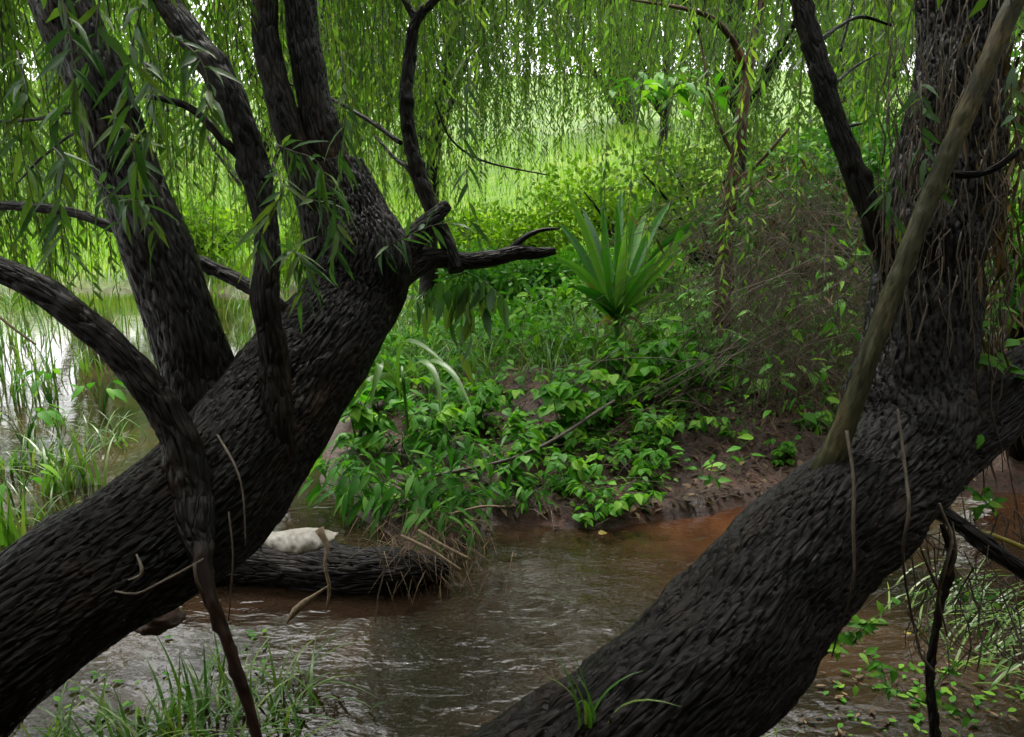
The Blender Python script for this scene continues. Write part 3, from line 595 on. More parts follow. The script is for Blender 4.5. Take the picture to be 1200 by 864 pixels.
shr = [(-3.2, 14.5, 1.1, 1.5, 'lime', 'pale shrub on the far shore below the left willow\'s upright stems'), (-.3, 13.2, 1.2, 1.1, 'lime', 'low sunlit shrub beyond the tip of the broken horizontal limb'),
       (1.9, 13.5, 1.5, 1.6, 'lime', 'sunlit shrub directly behind the young palm'), (4.6, 13.2, 1.7, 2.2, 'willow', 'tall dark shrub behind the slim red trunk'),
       (-6.2, 16.2, 1.4, 1.3, 'lime', 'pale shrub at the end of the open water on the left'), (3.1, 8.6, .9, 1.2, 'herbd', 'dark leafy shrub at the foot of the slim red trunk'),
       (.0, 9.2, .8, .6, 'herbd', 'low dark shrub on the bank below the broken horizontal limb'), (7.4, 9.5, 1.8, 2.6, 'willow', 'tall shrub filling the gap right of the right willow'), (1.15, 8.7, .7, .6, 'herb', 'bright low shrub on the bank left of the young palm')]
shr += [(3.3, 4.9, 1.0, 2.6, 'herbd', 'dark shrub close behind the right willow at the right edge'), (3.6, 7.6, 1.1, 1.6, 'herbd', 'dark shrub behind the brown brush heap'), (2.9, 11.6, 1.5, 1.9, 'willow', 'mid-green shrub right of the young palm, farther back')]
for x, y, rx, h, m, lb in shr: bush('shrub', x, y, rx, h, 3600, lb, 'shrub', m, 'shrubs on and beyond the bank', lw=.035+.002*y, ll=.07+.004*y, trunk=False)

# meadow and bank grass (uncountable)
def blades(mb, P, L, Wd, lean=.5, seg=4, tone=None, dirs=None):
    n = len(P); a = rng.random(n)*6.283; hd = np.stack([np.cos(a), np.sin(a), a*0], 1) if dirs is None else dirs
    S = np.stack([-hd[:, 1], hd[:, 0], hd[:, 2]*0], 1); L = np.broadcast_to(L, n); ln = lean*rng.uniform(.3, 1.3, n)
    V = np.zeros((n, seg+1, 2, 3))
    for k, t in enumerate(np.linspace(0, 1, seg+1)):
        c = P+hd*(L*ln*t**1.8)[:, None]; c[:, 2] += L*(t-.55*np.minimum(ln, 1.6)*t**2.6)
        wd = Wd*(1-t**1.6)*(.7+.3*min(1, t*4))+.0004
        V[:, k, 0] = c-S*wd/2; V[:, k, 1] = c+S*wd/2
    b_ = np.arange(n)[:, None]*(seg+1)*2; k = np.arange(seg)[None]*2
    q = np.stack([b_+k, b_+k+1, b_+k+3, b_+k+2], -1).reshape(-1, 4)
    tone = rng.random(n) if tone is None else tone
    mb.add(V.reshape(-1, 3), q, np.repeat(tone, (seg+1)*2))
n = 26000; x = rng.uniform(-1, 1, n); y = 12+26*rng.random(n)**1.3; x = x*(y*.75+1); z = height(x, y); k = z > .03
mb = MB(); blades(mb, np.stack([x, y, z], 1)[k], rng.uniform(.3, .8, k.sum()), .028, .5, 3)
tag(mb.build('meadow_grass', M['lime']), 'tall pale grass covering the sunlit meadow beyond the bank', 'grass', kind='stuff')

# ------------------------------------------------------------------ the young palm
pb = W(722, 412, 6.3); zt = hz(pb[0], pb[1])
PD = 6.3
PL = thing('young_palm', (pb[0], pb[1], pb[2]-.1), 'young palm with a fan of long pleated strap leaves on the bank', 'palm')
mb = MB(PL.location); tube(mb, [[pb[0], pb[1], min(zt, pb[2])-.1, .03], *rows([(722, 412, PD, 8), (722, 385, PD, 9), (722, 350, PD, 13), (723, 320, PD, 8)])], .02, 12, .1, 0, .02, 5)
mb.build('stem', M['palm'], PL)
fr = [(664, 222, -.3), (656, 262, .2), (650, 300, -.4), (683, 245, .3), (704, 216, -.1), (722, 240, -.35), (728, 222, .2), (748, 232, -.3), (757, 250, .35), (786, 236, .1), (803, 262, -.25), (828, 254, -.35), (822, 288, -.3), (812, 272, -.5), (796, 345, -.45), (770, 300, -.55), (672, 336, -.5), (690, 352, -.35), (742, 380, -.5), (735, 262, -.6), (706, 268, -.5)]
for k, (tx, ty, dd) in enumerate(fr):
    b0 = W(722+(tx-722)*.03, 372, PD); tip = W(tx, ty, PD+dd*1.1); v = tip-b0; ln = np.linalg.norm(v)
    tt = np.linspace(0, 1, 16)[:, None]; C = b0+v*tt; up = np.array([0, 0, 1.]); C = C+up*(np.sin(tt*np.pi)*ln*(.03+.10*abs(tx-722)/100))
    wd = .088*(.14+.86*np.sin(np.pi*np.clip(tt[:, 0]*.94+.05, 0, 1))**.8)*(1-.25*tt[:, 0]); wd[-1] = .002
    side = unit(np.cross(v, [0.1, 1., .15])); side = unit(side+np.array([0, rng.normal()*.5, rng.normal()*.2]))
    T = unit(np.gradient(C, axis=0)); Sd = unit(side-T*(T@side)[:, None]); Nn = np.cross(T, Sd)
    mb = MB(PL.location); nc = 9; u = np.linspace(-1, 1, nc)
    Vv = C[:, None]+Sd[:, None]*(wd[:, None]*u[None]/2)[:, :, None]+Nn[:, None]*(wd[:, None]*(.32*np.abs(u)+.07*(np.arange(nc) % 2))[None])[:, :, None]
    i = np.arange(15)[:, None]*nc; j = np.arange(nc-1)[None]
    mb.add(Vv.reshape(-1, 3), np.stack([i+j, i+j+1, i+nc+j+1, i+nc+j], -1).reshape(-1, 4), float(rng.random()))
    mb.build('leaf', M['palm'], PL)
for tx, ty, dd in [(684, 330, -.3), (704, 384, -.3)]:
    b0 = W(720, 378, PD); tip = W(tx, ty, PD+dd); tt = np.linspace(0, 1, 10)[:, None]; C = b0+(tip-b0)*tt+np.array([0, 0, .06])*np.sin(tt*3.14)
    mb = MB(PL.location); ribbon(mb, C, .03*np.sin(np.linspace(.15, 3.1, 10))+.002, unit([.2, .3, 1]), .6, .2)
    mb.build('leaf', M['yellow'], PL)['label'] = 'yellowed lower leaf'

for tx, ty, dd in [(700, 415, -.2), (745, 420, -.3), (762, 398, -.3), (690, 402, .1), (735, 428, .2)]:
    b0 = W(722, 385, PD); tip = W(tx, ty, PD+dd); tt = np.linspace(0, 1, 12)[:, None]; C = b0+(tip-b0)*tt+np.array([0, 0, .12])*np.sin(tt*3.14)
    mb = MB(PL.location); ribbon(mb, C, .022*np.sin(np.linspace(.15, 3.1, 12))+.002, unit([.4, .3, 1]), .9, .3)
    mb.build('leaf', M['drybr'], PL)['label'] = 'dead brown drooping leaf'

# ------------------------------------------------------------------ herbs
def herb_meshes(root, nst, h, spread, leafL, leafW, m, ncl=6, tri=True, droop=.3, arch=.8):
    o3 = root.location; ms, ml = MB(o3), MB(o3); P, D, Nn, L, Wd = [], [], [], [], []
    o3 = np.array(o3)
    for k in range(nst):
        a = rng.random()*6.28; e = o3+np.array([math.cos(a)*spread*rng.uniform(.3, 1), math.sin(a)*spread*rng.uniform(.3, 1), h*rng.uniform(.6, 1.05)])
        mid = o3+(e-o3)*np.array([.35, .35, .65*arch+.1]); b0 = o3+rng.normal(size=3)*[.02, .02, 0]-[0, 0, .05]
        S = tube(ms, [[*b0, .0035], [*mid, .0028], [*e, .0014]], .04, 5)
        for u in np.linspace(.3, 1, ncl):
            c = S[int(u*(len(S)-1)), :3]; aa = rng.random()*6.28; pd = unit([math.cos(aa), math.sin(aa), .5]); pl = leafL*rng.uniform(.5, 1.1)*(1 if u < 1 else .2)
            q = c+pd*pl; tube(ms, [[*c, .0014], [*((c+q)/2+[0, 0, .01]), .0012], [*q, .001]], .05, 3, cap=False)
            for dv in ((0, 1.1, -1.1) if tri else (0,)):
                ang = aa+dv; d = unit([math.cos(ang), math.sin(ang), -droop*rng.uniform(.2, 1.8)])
                P.append(q); D.append(d); Nn.append(unit(np.array([0, 0, 1.])+rng.normal(size=3)*.3)); L.append(leafL*rng.uniform(.75, 1.15)*(.85 if dv else 1)); Wd.append(leafW*rng.uniform(.8, 1.15))
    P, D, Nn = map(np.array, (P, D, Nn)); Nn = unit(Nn-D*(Nn*D).sum(1)[:, None])
    leaves_wide(ml, P, D, Nn, np.array(L), np.array(Wd), rng.uniform(.1, .5, len(P)), .22)
    ms.build('stem', M['herbd'], root); ml.build('foliage', M[m], root)
def protos(name, cat, specs, m):
    out = []
    for sp_ in specs:
        r = thing(name, (0, 0, 0), 'x', cat); herb_meshes(r, m=m, **sp_); out.append([r, False])
    return out
HP = protos('leafy_herb', 'plant', [dict(nst=6, h=.24, spread=.26, leafL=.10, leafW=.066, ncl=3), dict(nst=5, h=.17, spread=.28, leafL=.088, leafW=.058, ncl=3), dict(nst=7, h=.36, spread=.24, leafL=.10, leafW=.066, ncl=4)], 'herb')
LP_ = protos('lance_leaved_herb', 'plant', [dict(nst=8, h=.26, spread=.3, leafL=.13, leafW=.034, ncl=6, tri=False, droop=.7), dict(nst=7, h=.2, spread=.3, leafL=.12, leafW=.03, ncl=6, tri=False, droop=.6)], 'herbd')
def put(protos_, k, x, y, s, label, group, dz=0.0):
    e = protos_[k % len(protos_)]; loc = (x, y, hz(x, y)+dz)
    if not e[1]:
        e[1] = True; r = e[0]; r.location = loc; r.rotation_euler = (0, 0, rng.random()*6.28); r.scale = (s,)*3; r['label'] = label; r['group'] = group; return r
    return copy_thing(e[0], loc, rng.random()*6.28, s, label, group)
def gz(px, py):                       # ground point seen at a pixel: march along the ray
    a = W(px, py, 1.0)-np.array([0, 0, CH]); ts = np.linspace(1.5, 14, 400); pp = np.array([0, 0, CH])+ts[:, None]*a
    below = pp[:, 2] < np.maximum(height(pp[:, 0], pp[:, 1]), 0); i = int(np.argmax(below)) if below.any() else 399
    return pp[i]
herbs = [  # px, py of the foot, scale, label
 (836, 455, 1.9, 'tallest bright herb, climbing right of the young palm'), (900, 470, 1.6, 'bright herb between the tallest herb and the right trunk'),
 (800, 480, 1.35, 'bright herb at the left foot of the tallest herb'), (706, 436, 1.2, 'bright herb hugging the left foot of the young palm'), (742, 436, 1.2, 'bright herb hugging the right foot of the young palm'), (760, 470, 1.4, 'bright leafy herb just right below the young palm'),
 (725, 475, 1.3, 'bright leafy herb straight below the young palm stem'), (955, 500, 1.3, 'bright herb touching the left side of the right trunk'),
 (915, 548, .55, 'small herb low beside the right trunk'), (700, 500, 1.25, 'bright herb left of the one below the palm stem'),
 (820, 505, .8, 'herb on the upper edge of the bare red mud'), (655, 520, 1.25, 'bright herb in the middle of the bank'), (760, 520, .95, 'bright herb left of the bare red mud'),
 (715, 545, .95, 'bright herb behind the waterside herb'), (620, 540, .9, 'bright herb left of the bank\'s middle'), (665, 570, .95, 'herb above the water at the middle of the shore'),
 (720, 600, .85, 'waterside herb hanging over the stream, nearest the yellow fallen leaf'), (755, 575, .8, 'waterside herb at the left corner of the bare mud'), (600, 575, .9, 'herb on the shore right of the lance-leaved clumps'),
 (690, 612, .65, 'smallest waterside herb on the shore'), (560, 505, 1.0, 'herb right of the pale arching leaf'), (860, 520, .6, 'little herb on the bare mud'),
 (872, 430, 1.7, 'herb at the foot of the brown brush heap'), (780, 445, 1.3, 'herb beside the brown dead leaves at the palm'), (660, 470, .9, 'herb on the dark soil left of the palm'), (640, 420, .9, 'herb upslope left of the palm'),
 (440, 480, 1.5, 'bright herb nearest the left willow trunk'), (480, 470, 1.4, 'bright herb behind the arching strap leaf'), (530, 470, 1.3, 'bright herb right of the arching strap leaf'), (420, 530, 1.3, 'bright herb low against the left willow trunk'), (500, 520, 1.3, 'bright herb in front of the arching strap leaf'), (590, 480, 1.1, 'bright herb at the edge of the dark soil'), (590, 415, .9, 'herb upslope below the broken limb\'s tip'), (610, 380, 1.0, 'herb on the crest under the broken limb\'s tip'), (560, 390, 1.1, 'herb on the crest under the horizontal limb'), (1155, 470, .8, 'herb glimpsed behind the low thick limb')]
for k, (px, py, s, lb) in enumerate(herbs):
    q = gz(px, py); put(HP, k, q[0], q[1], s, lb, 'bright herbs on the bank')
lance = [(412, 592, 1.1, 'lance-leaved clump where the bank meets the fallen log'), (450, 605, 1.2, 'lance-leaved clump at the bank\'s left tip, behind the white scrap'), (500, 605, 1.2, 'lance-leaved clump right of the bank\'s left tip'), (545, 600, .9, 'lance-leaved clump beside the bright water glare'),
         (470, 545, 1.1, 'lance-leaved clump under the pale arching leaf'), (425, 560, .9, 'lance-leaved clump nearest the left willow trunk'), (530, 545, 1.0, 'lance-leaved clump in the left middle of the bank'), (580, 555, .9, 'lance-leaved clump right of the left middle'), (500, 500, 1.1, 'lance-leaved clump behind the pale arching leaf'),
         (515, 640, 1.1, 'lance-leaved clump trailing to the water over the log end'), (620, 600, .7, 'small lance-leaved clump at the shore\'s centre')]
for k, (px, py, s, lb) in enumerate(lance):
    q = gz(px, py); put(LP_, k, q[0], q[1], s, lb, 'lance-leaved clumps on the left of the bank')
# low cover between them (uncountable)
def cover(name, n, poly, m, label, L0, L1, wr, hmax, test=None):
    P = []
    while len(P) < n:
        px, py = rng.uniform(*poly[0]), rng.uniform(*poly[1])
        if test and not test(px, py): continue
        q = gz(px, py)
        if q[2] > .02: P.append(q)
    P = np.array(P); P[:, 2] += rng.uniform(.01, hmax, n)
    D = unit(rdir(n, .3)+[0, 0, -.1]); Nn = unit(rdir(n)*.45+[0, 0, 1]); Nn = unit(Nn-D*(Nn*D).sum(1)[:, None]); L = rng.uniform(L0, L1, n)
    mb = MB(); leaves_wide(mb, P, D, Nn, L, L*wr, rng.uniform(.1, .4, n), .2); tag(mb.build(name, M[m]), label, 'ground cover', kind='stuff')
def patchy(px, py):
    if px > 790 and py > 500 + (px-790)*-.1: return False
    v = fbm(np.array([[px/60., py/30., 0]]), 3, 91)[0]
    return v > -.08
cover('ground_cover', 2400, ((410, 960), (330, 618)), 'herb', 'low broad-leaved ground cover scattered over the bank', .03, .07, .6, .12, patchy)
cover('dark_ground_cover', 2200, ((430, 1000), (310, 470)), 'herbd', 'darker small-leaved ground cover on the back of the bank', .04, .10, .5, .25, lambda a, b_: fbm(np.array([[a/50., b_/25., 3]]), 3, 92)[0] > -.1)
n = 13000; px = rng.uniform(420, 1100, n); d = rng.uniform(6.6, 12, n); P = np.array([W(a, 432, c) for a, c in zip(px, d)]); P = P[landdist(P[:, 0], P[:, 1]) > .2]; n = len(P)
den = np.clip(.5+fbm(P*[1.3, 1.3, 0], 3, 44)*1.6, .05, 1); P[:, 2] = height(P[:, 0], P[:, 1])+rng.random(n)*den*.5
D = unit(rdir(n, .4)+[0, 0, -.25]); Nn = unit(rdir(n)*.6+[0, 0, 1]); Nn = unit(Nn-D*(Nn*D).sum(1)[:, None]); L = rng.uniform(.05, .14, n)
mb = MB(); leaves_wide(mb, P, D, Nn, L, L*rng.uniform(.3, .6, n), rng.uniform(.1, .5, n), .2); tag(mb.build('undergrowth', M['herb']), 'knee-high green undergrowth over the back of the bank', 'undergrowth', kind='stuff')
n = 5000; px = rng.uniform(440, 1150, n); d = rng.uniform(6.0, 11, n); P = np.array([W(a, 432, c) for a, c in zip(px, d)]); P = P[landdist(P[:, 0], P[:, 1]) > .2]; P[:, 2] = height(P[:, 0], P[:, 1])
mb = MB(); blades(mb, P, rng.uniform(.2, .6, len(P)), .012, .7, 4); tag(mb.build('bank_grass', M['grass']), 'loose grass growing among the undergrowth at the back of the bank', 'grass', kind='stuff')
cover('leaf_litter', 4200, ((430, 1150), (360, 618)), 'drybr', 'brown dead leaves littering the mud bank', .03, .08, .45, .015)
# thin dead twigs and straw on the bank (uncountable)
mb = MB()
for k in range(900):
    q = gz(rng.uniform(430, 1150), rng.uniform(370, 612))
    if q[2] < .02: continue
    a = rng.random()*6.28; l = rng.uniform(.1, .5); d = np.array([math.cos(a)*l, math.sin(a)*l*.6, rng.uniform(-.03, .12)]); e = q+d; e[2] = max(e[2], hz(e[0], e[1])+.01)
    tube(mb, [[*q, .003], [*((q+e)/2+[0, 0, .03]), .0025], [*e, .0012]], .08, 4, cap=False)
tag(mb.build('dead_twig_litter', M['vine']), 'thin dead twigs and straw strewn over the mud bank', 'twigs', kind='stuff')

# brown brush heap right of the slim tree
mb = MB(); mbl = MB()
for k in range(1900):
    px = rng.normal(930, 80); d = rng.uniform(4.9, 7.6); y0 = 150+270*rng.random()**.7+abs(px-940)*.4; y1 = y0+rng.uniform(20, 170)
    if px > 1060 or px < 730: continue
    dx = rng.normal()*95
    a, m_, e = W(px, y0, d), W(px+dx*.25, y0+(y1-y0)*.35-12, d), W(px+dx, y1, d+rng.normal()*.15)
    e[2] = max(e[2], hz(e[0], e[1]))
    r = rng.uniform(.001, .0036)
    tube(mb, [[*a, r], [*m_, r], [*e, r*.6]], .2, 3, cap=False)
tag(mb.build('brush_heap', M['vine']), 'tangle of dry brown vines and brush heaped between the slim tree and the right willow', 'brush', kind='stuff')
n = 4600; px = rng.normal(930, 75, n); d = rng.uniform(5.2, 7.6, n); P = np.array([W(a, b_, c) for a, b_, c in zip(px, 480-300*rng.random(n)**1.6+np.abs(px-940)*.3, d)]); keep = fbm(P*3.2, 2, 12) > -.05; P = P[keep]; n = len(P)
P[:, 2] = np.maximum(P[:, 2], height(P[:, 0], P[:, 1])+.02)
mb = MB(); leaves_narrow(mb, P, unit(rdir(n)*.7+[0, 0, -.8]), rdir(n), rng.uniform(.05, .13, n), rng.uniform(.008, .02, n), .3)
n = 1500; px = rng.normal(930, 85, n); d = rng.uniform(5.0, 7.4, n); P = np.array([W(a, b_, c) for a, b_, c in zip(px, 490-330*rng.random(n)+np.abs(px-940)*.2, d)]); keep = fbm(P*2.4+9, 2, 14) > .03; P = P[keep]; n = len(P)
P[:, 2] = np.maximum(P[:, 2], height(P[:, 0], P[:, 1])+.02)
mg_ = MB(); D = unit(rdir(n, .5)+[0, 0, -.3]); Nn = unit(rdir(n)*.6+[0, -.2, 1]); Nn = unit(Nn-D*(Nn*D).sum(1)[:, None]); L = rng.uniform(.05, .13, n); leaves_wide(mg_, P, D, Nn, L, L*rng.uniform(.2, .5, n), .3, .2)
tag(mg_.build('climbing_foliage', M['herb']), 'green leaves growing through the brown brush heap', 'foliage', kind='stuff')
tag(mb.build('dead_foliage', M['drybr']), 'withered leaves caught in the brown brush heap', 'dead leaves', kind='stuff')

# big pale arching leaf and drooping broad shoots
def strap_leaf(mb, pts, wd, tone=.7, fold=.25, side=(.3, 1, .2)):
    C = spline(np.array(pts), .03); u = np.linspace(0, 1, len(C)); T = unit(np.gradient(C, axis=0)); side = unit(side)
    S = unit(side-T*(T@side)[:, None]); ribbon(mb, C, wd*np.sin(np.pi*np.clip(u*.9+.08, 0, 1))**.7+.001, S, tone, fold)
q = gz(478, 500); o = thing('arching_plant', tuple(q), 'pale green plant with one strap leaf arching over at the bank\'s left', 'plant'); d = 4.6
mb = MB(q); tube(mb, [[*q, .009], *rows([(474, 460, d, 4), (471, 430, d, 4)])], .03, 8); mb.build('stem', M['grass'], o)
for pts in [[(470, 470), (468, 425), (474, 403), (492, 405), (520, 425)], [(470, 455), (455, 440), (430, 446), (415, 470)], [(472, 450), (505, 425), (530, 440), (552, 478)], [(470, 450), (450, 425), (440, 440), (432, 480)], [(472, 440), (495, 425), (510, 445), (516, 485)]]:
    mb = MB(q); strap_leaf(mb, [W(a, b_, d-.15*i_) for i_, (a, b_) in enumerate(pts)], .046, .62); mb.build('leaf', M['grass'], o)
# drooping broadleaf shoot hanging under the horizontal limb
q = W(545, 318, 3.3); o = thing('hanging_shoot', tuple(q), 'shoot of broad drooping leaves hanging under the horizontal limb', 'plant')
ms, ml = MB(q), MB(q)
for tx, ty in [(505, 360), (528, 372), (552, 395), (575, 372), (540, 415), (488, 352), (590, 350)]:
    S = tube(ms, [[*q, .003], [*W((545+tx)/2, 330, 3.3), .002], [*W(tx, ty, 3.5+rng.normal()*.2), .0015]], .03, 5)
    n = 6; idx = np.linspace(len(S)*.25, len(S)-1, n).astype(int); P = S[idx, :3]; D = unit(rdir(n)*.45+[0, 0, -1]); Nn = unit(np.cross(D, rdir(n))); leaves_wide(ml, P, D, Nn, rng.uniform(.10, .17, n), rng.uniform(.035, .055, n), .2, .2)
ms.build('stem', M['herbd'], o); ml.build('foliage', M['near'], o)
# sprigs at the right
def sprig_plant(px, py, d, s, label, n=16):
    q = W(px, py, d); o = thing('leafy_sprig', tuple(q), label, 'plant', 'green sprigs around the right willow'); ms, ml = MB(q), MB(q)
    P, D = [], []
    for k in range(5):
        e = q+np.array([rng.normal()*.1, rng.normal()*.05, rng.uniform(-.05, .15)])*s; S = tube(ms, [[*q, .002], [*((q+e)/2+[0, 0, .02]), .0018], [*e, .001]], .02, 4)
        for u in (.4, .6, .8, 1): P.append(S[int(u*(len(S)-1)), :3])
    P = np.array(P); n = len(P); D = unit(rdir(n, .5)+[0, 0, -.1]); Nn = unit(rdir(n)*.4+[0, -.4, 1]); Nn = unit(Nn-D*(Nn*D).sum(1)[:, None])
    leaves_wide(ml, P, D, Nn, rng.uniform(.035, .06, n)*s, rng.uniform(.018, .03, n)*s, .25, .2)
    ms.build('stem', M['herbd'], o); ml.build('foliage', M['herb'], o)
for a in [(1150, 425, 2.5, 1.4, 'round-leaved sprig on the right trunk above the low thick limb'), (1108, 545, 2.3, .9, 'narrow sprig where the low thick limb leaves the trunk'), (1165, 600, 2.3, .8, 'small sprig by the low sloping branch'), (965, 770, 2.6, 1.1, 'sprig floating beside the right trunk\'s underside'), (1000, 755, 2.6, .8, 'sprig at the end of the hanging pale vine'), (1035, 790, 2.5, 1., 'leafy sprig on the drift line left of the dark stump'), (830, 565, 4.2, 1.6, 'flat sprig lying on the bare red mud'), (1085, 825, 2.3, .8, 'sprig at the foot of the dark stump'), (1130, 705, 2.6, .8, 'sprig in the drift right of the dark stump')]:
    sprig_plant(*a)

# ------------------------------------------------------------------ grass clumps
def clump(x, y, n, L0, L1, Wd, lean, label, z=None, rad=.07, group='grass clumps in and beside the water', dirs=None, name='grass_clump'):
    zz = max(hz(x, y), -.06) if z is None else z
    o = thing(name, (x, y, zz), label, 'grass', group); mb = MB(o.location)
    P = np.array([x, y, zz])+rng.normal(size=(n, 3))*[rad, rad, 0]
    D = None
    if dirs is not None: aa = math.atan2(dirs[1], dirs[0])+rng.normal(size=n)*.5; D = np.stack([np.cos(aa), np.sin(aa), aa*0], 1)
    blades(mb, P, rng.uniform(L0, L1, n), Wd, lean, 7, None, D); mb.build('blade', M['grass'], o)['kind'] = 'stuff'
def cg(px, py, n, L0, L1, Wd, lean, label, **kw):
    q = G(px, py, 0); clump(q[0], q[1], n, L0, L1, Wd, lean, label, **kw)
cg(225, 850, 60, .15, .42, .014, .6, 'bright grass clump at the bottom, left of the dead hanging branch', rad=.09)
cg(300, 835, 80, .12, .34, .014, .9, 'bright grass clump at the bottom, around the dead hanging branch', rad=.11)
cg(345, 850, 45, .10, .26, .014, 1., 'sprawling grass clump at the bottom, right of the dead hanging branch', rad=.09)
cg(150, 880, 50, .15, .36, .014, .8, 'grass clump at the bottom edge under the left willow trunk', rad=.09)
cg(50, 890, 50, .12, .32, .014, .8, 'grass clump in the bottom left corner', rad=.09)
cg(880, 880, 40, .08, .22, .008, .9, 'grass clump at the bottom edge beside the right trunk', rad=.06)
cg(85, 570, 46, .3, .62, .020, .7, 'tall broad-bladed grass clump standing in the water at left', rad=.08)
cg(35, 545, 40, .2, .45, .018, .8, 'broad-bladed grass clump at the left edge of the water', rad=.1)
cg(130, 520, 34, .2, .42, .016, .8, 'grass clump in the water beside the arched limb', rad=.1)
cg(15, 470, 40, .3, .6, .018, .6, 'tall grass clump farther out at the left edge', rad=.2)
cg(90, 440, 45, .3, .55, .018, .6, 'tall grass clump farther out under the arched limb', rad=.22)
cg(20, 400, 50, .4, .8, .02, .5, 'reed-like grass at the far left shore', rad=.4)
cg(110, 385, 40, .3, .6, .02, .5, 'reed-like grass on the far shore behind the arched limb', rad=.4)
cg(300, 400, 60, .2, .45, .018, .7, 'grass clump in the water seen through the fork of the left willow', rad=.2)
cg(15, 640, 14, .35, .5, .022, .35, 'few broad upright blades at the left edge above the trunk', rad=.03, )
cg(1160, 790, 40, .2, .5, .010, 1.6, 'flattened grass swept to the right edge, lowest of the three', rad=.12, dirs=(1, .1))
cg(1120, 740, 34, .2, .45, .010, 1.6, 'flattened grass right of the dark stump, middle of the three', rad=.12, dirs=(1, .2))
cg(1100, 715, 28, .2, .4, .009, 1.6, 'flattened grass right of the dark stump, farthest of the three', rad=.1, dirs=(1, 0))
q = W(688, 858, 1.62); clump(q[0], q[1], 9, .10, .20, .011, .8, 'few grass blades sprouting on the right willow trunk', z=q[2], rad=.015)

for k_, (px, py, lb) in enumerate([(55, 610, 'grass clump just above the left willow trunk near the left edge'), (60, 500, 'arching grass clump in mid water at left'), (0, 440, 'dense arching grass cut by the left edge'), (60, 365, 'reeds on the far shore left of the open water'), (-10, 365, 'reeds on the far shore at the very left edge'), (270, 360, 'reeds seen through the fork of the left willow'), (320, 375, 'reeds behind the straight upright stems')]):
    far_ = py < 450; cg(px, py, 50 if far_ else 26, .35 if far_ else .18, .9 if far_ else .42, .018 if far_ else .012, .8, lb, rad=.45 if far_ else .08)
# broad floating leaves at left
def floaters(cx, cy, n, label, s=.16):
    q = G(cx, cy, .02); o = thing('broadleaf_plant', tuple(q), label, 'plant', 'broad-leaved plants in the water at left'); ms, ml = MB(q), MB(q)
    P, D = [], []
    for k in range(n):
        a = rng.random()*6.28; e = q+np.array([math.cos(a)*.16, math.sin(a)*.16, rng.uniform(.12, .3)]); tube(ms, [[*(q-[0, 0, .05]), .004], [*((q+e)/2+[0, 0, .05]), .003], [*e, .002]], .04, 5); P.append(e); D.append([math.cos(a), math.sin(a), -.35])
    P = np.array(P); D = unit(D); Nn = unit(np.array([0, 0, 1.])+rdir(n)*.3); Nn = unit(Nn-D*(Nn*D).sum(1)[:, None])
    leaves_wide(ml, P, D, Nn, rng.uniform(.7, 1.2, n)*s, rng.uniform(.35, .5, n)*s, .3, .2); ms.build('stem', M['herbd'], o); ml.build('foliage', M['herb'], o)
floaters(30, 520, 9, 'broad-leaved water plant at the left edge'); floaters(120, 480, 9, 'broad-leaved water plant beside the arched limb'); floaters(60, 470, 8, 'broad-leaved water plant between the two others', .14); floaters(20, 600, 6, 'broad-leaved water plant nearest the left willow trunk', .14)

# ------------------------------------------------------------------ log, debris, sticks, vines
A, B_ = G(215, 662, .06), G(525, 664, .07)
o = thing('fallen_log', tuple(A), 'dark wet fallen log lying in the stream under the left willow', 'log')
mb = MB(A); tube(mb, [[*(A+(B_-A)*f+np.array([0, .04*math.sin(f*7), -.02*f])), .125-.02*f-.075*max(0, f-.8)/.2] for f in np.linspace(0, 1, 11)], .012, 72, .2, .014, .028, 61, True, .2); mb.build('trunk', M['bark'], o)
# the white sheet
pts = [(303, 628), (318, 618), (345, 614), (372, 618), (392, 624), (388, 638), (360, 642), (335, 648), (312, 640)]
d = 3.15; mb = MB(W(345, 630, d)); nu, nv = 40, 10; Vv = []
for a in np.linspace(0, 1, nu):
    top = np.array([302+94*a, 624-3*math.sin(a*3.14)+2*math.sin(a*7)]); bot = np.array([310+80*a, 629+20*math.sin(min(1, .10+a*.9)*3.0)**.7])
    for b_ in np.linspace(0, 1, nv):
        pq = top+(bot-top)*b_+rng.normal(size=2)*[.5, .3]
        Vv.append(W(pq[0], pq[1], d+.09*(1-b_)**2-.05*math.sin(a*3.14)+.007*abs(math.sin(a*13+b_*2.5))+rng.normal()*.003))
i = np.arange(nu-1)[:, None]*nv; j = np.arange(nv-1)[None]; mb.add(Vv, np.stack([i+j, i+nv+j, i+nv+j+1, i+j+1], -1).reshape(-1, 4))
wm_, t, b = mat('dirty_white_plastic'); tc = N(t, 'ShaderNodeTexCoord'); nn = N(t, 'ShaderNodeTexNoise', i_Scale=14., i_Detail=6., i_Roughness=.6); t.links.new(tc.outputs['Object'], nn.inputs[0])
t.links.new(ramp(t, [(.3, (.13, .10, .075)), (.48, (.30, .27, .23)), (.7, (.40, .38, .35))], nn.outputs[0]), b.inputs['Base Color']); b.inputs['Roughness'].default_value = .55
bp = N(t, 'ShaderNodeBump', i_Strength=.35, i_Distance=.006); t.links.new(nn.outputs[0], bp.inputs['Height']); t.links.new(bp.outputs[0], b.inputs['Normal'])
o = mb.build('plastic_scrap', wm_); o.location = W(345, 630, d); tag(o, 'dirty white crumpled plastic scrap caught on the fallen log', 'litter')
s2 = o.modifiers.new('thick', 'SOLIDIFY'); s2.thickness = .004
def stick(L, label, m='vine', name='stick', cat='stick', na=8, group=None, knob=.2):
    R_ = rows(L); mb = MB(R_[0, :3]); tube(mb, R_, .02, na, .1, 0, .02, int(rng.integers(99)), True, knob)
    o = mb.build(name, M[m]); o.location = R_[0, :3]; return tag(o, label, cat, group)
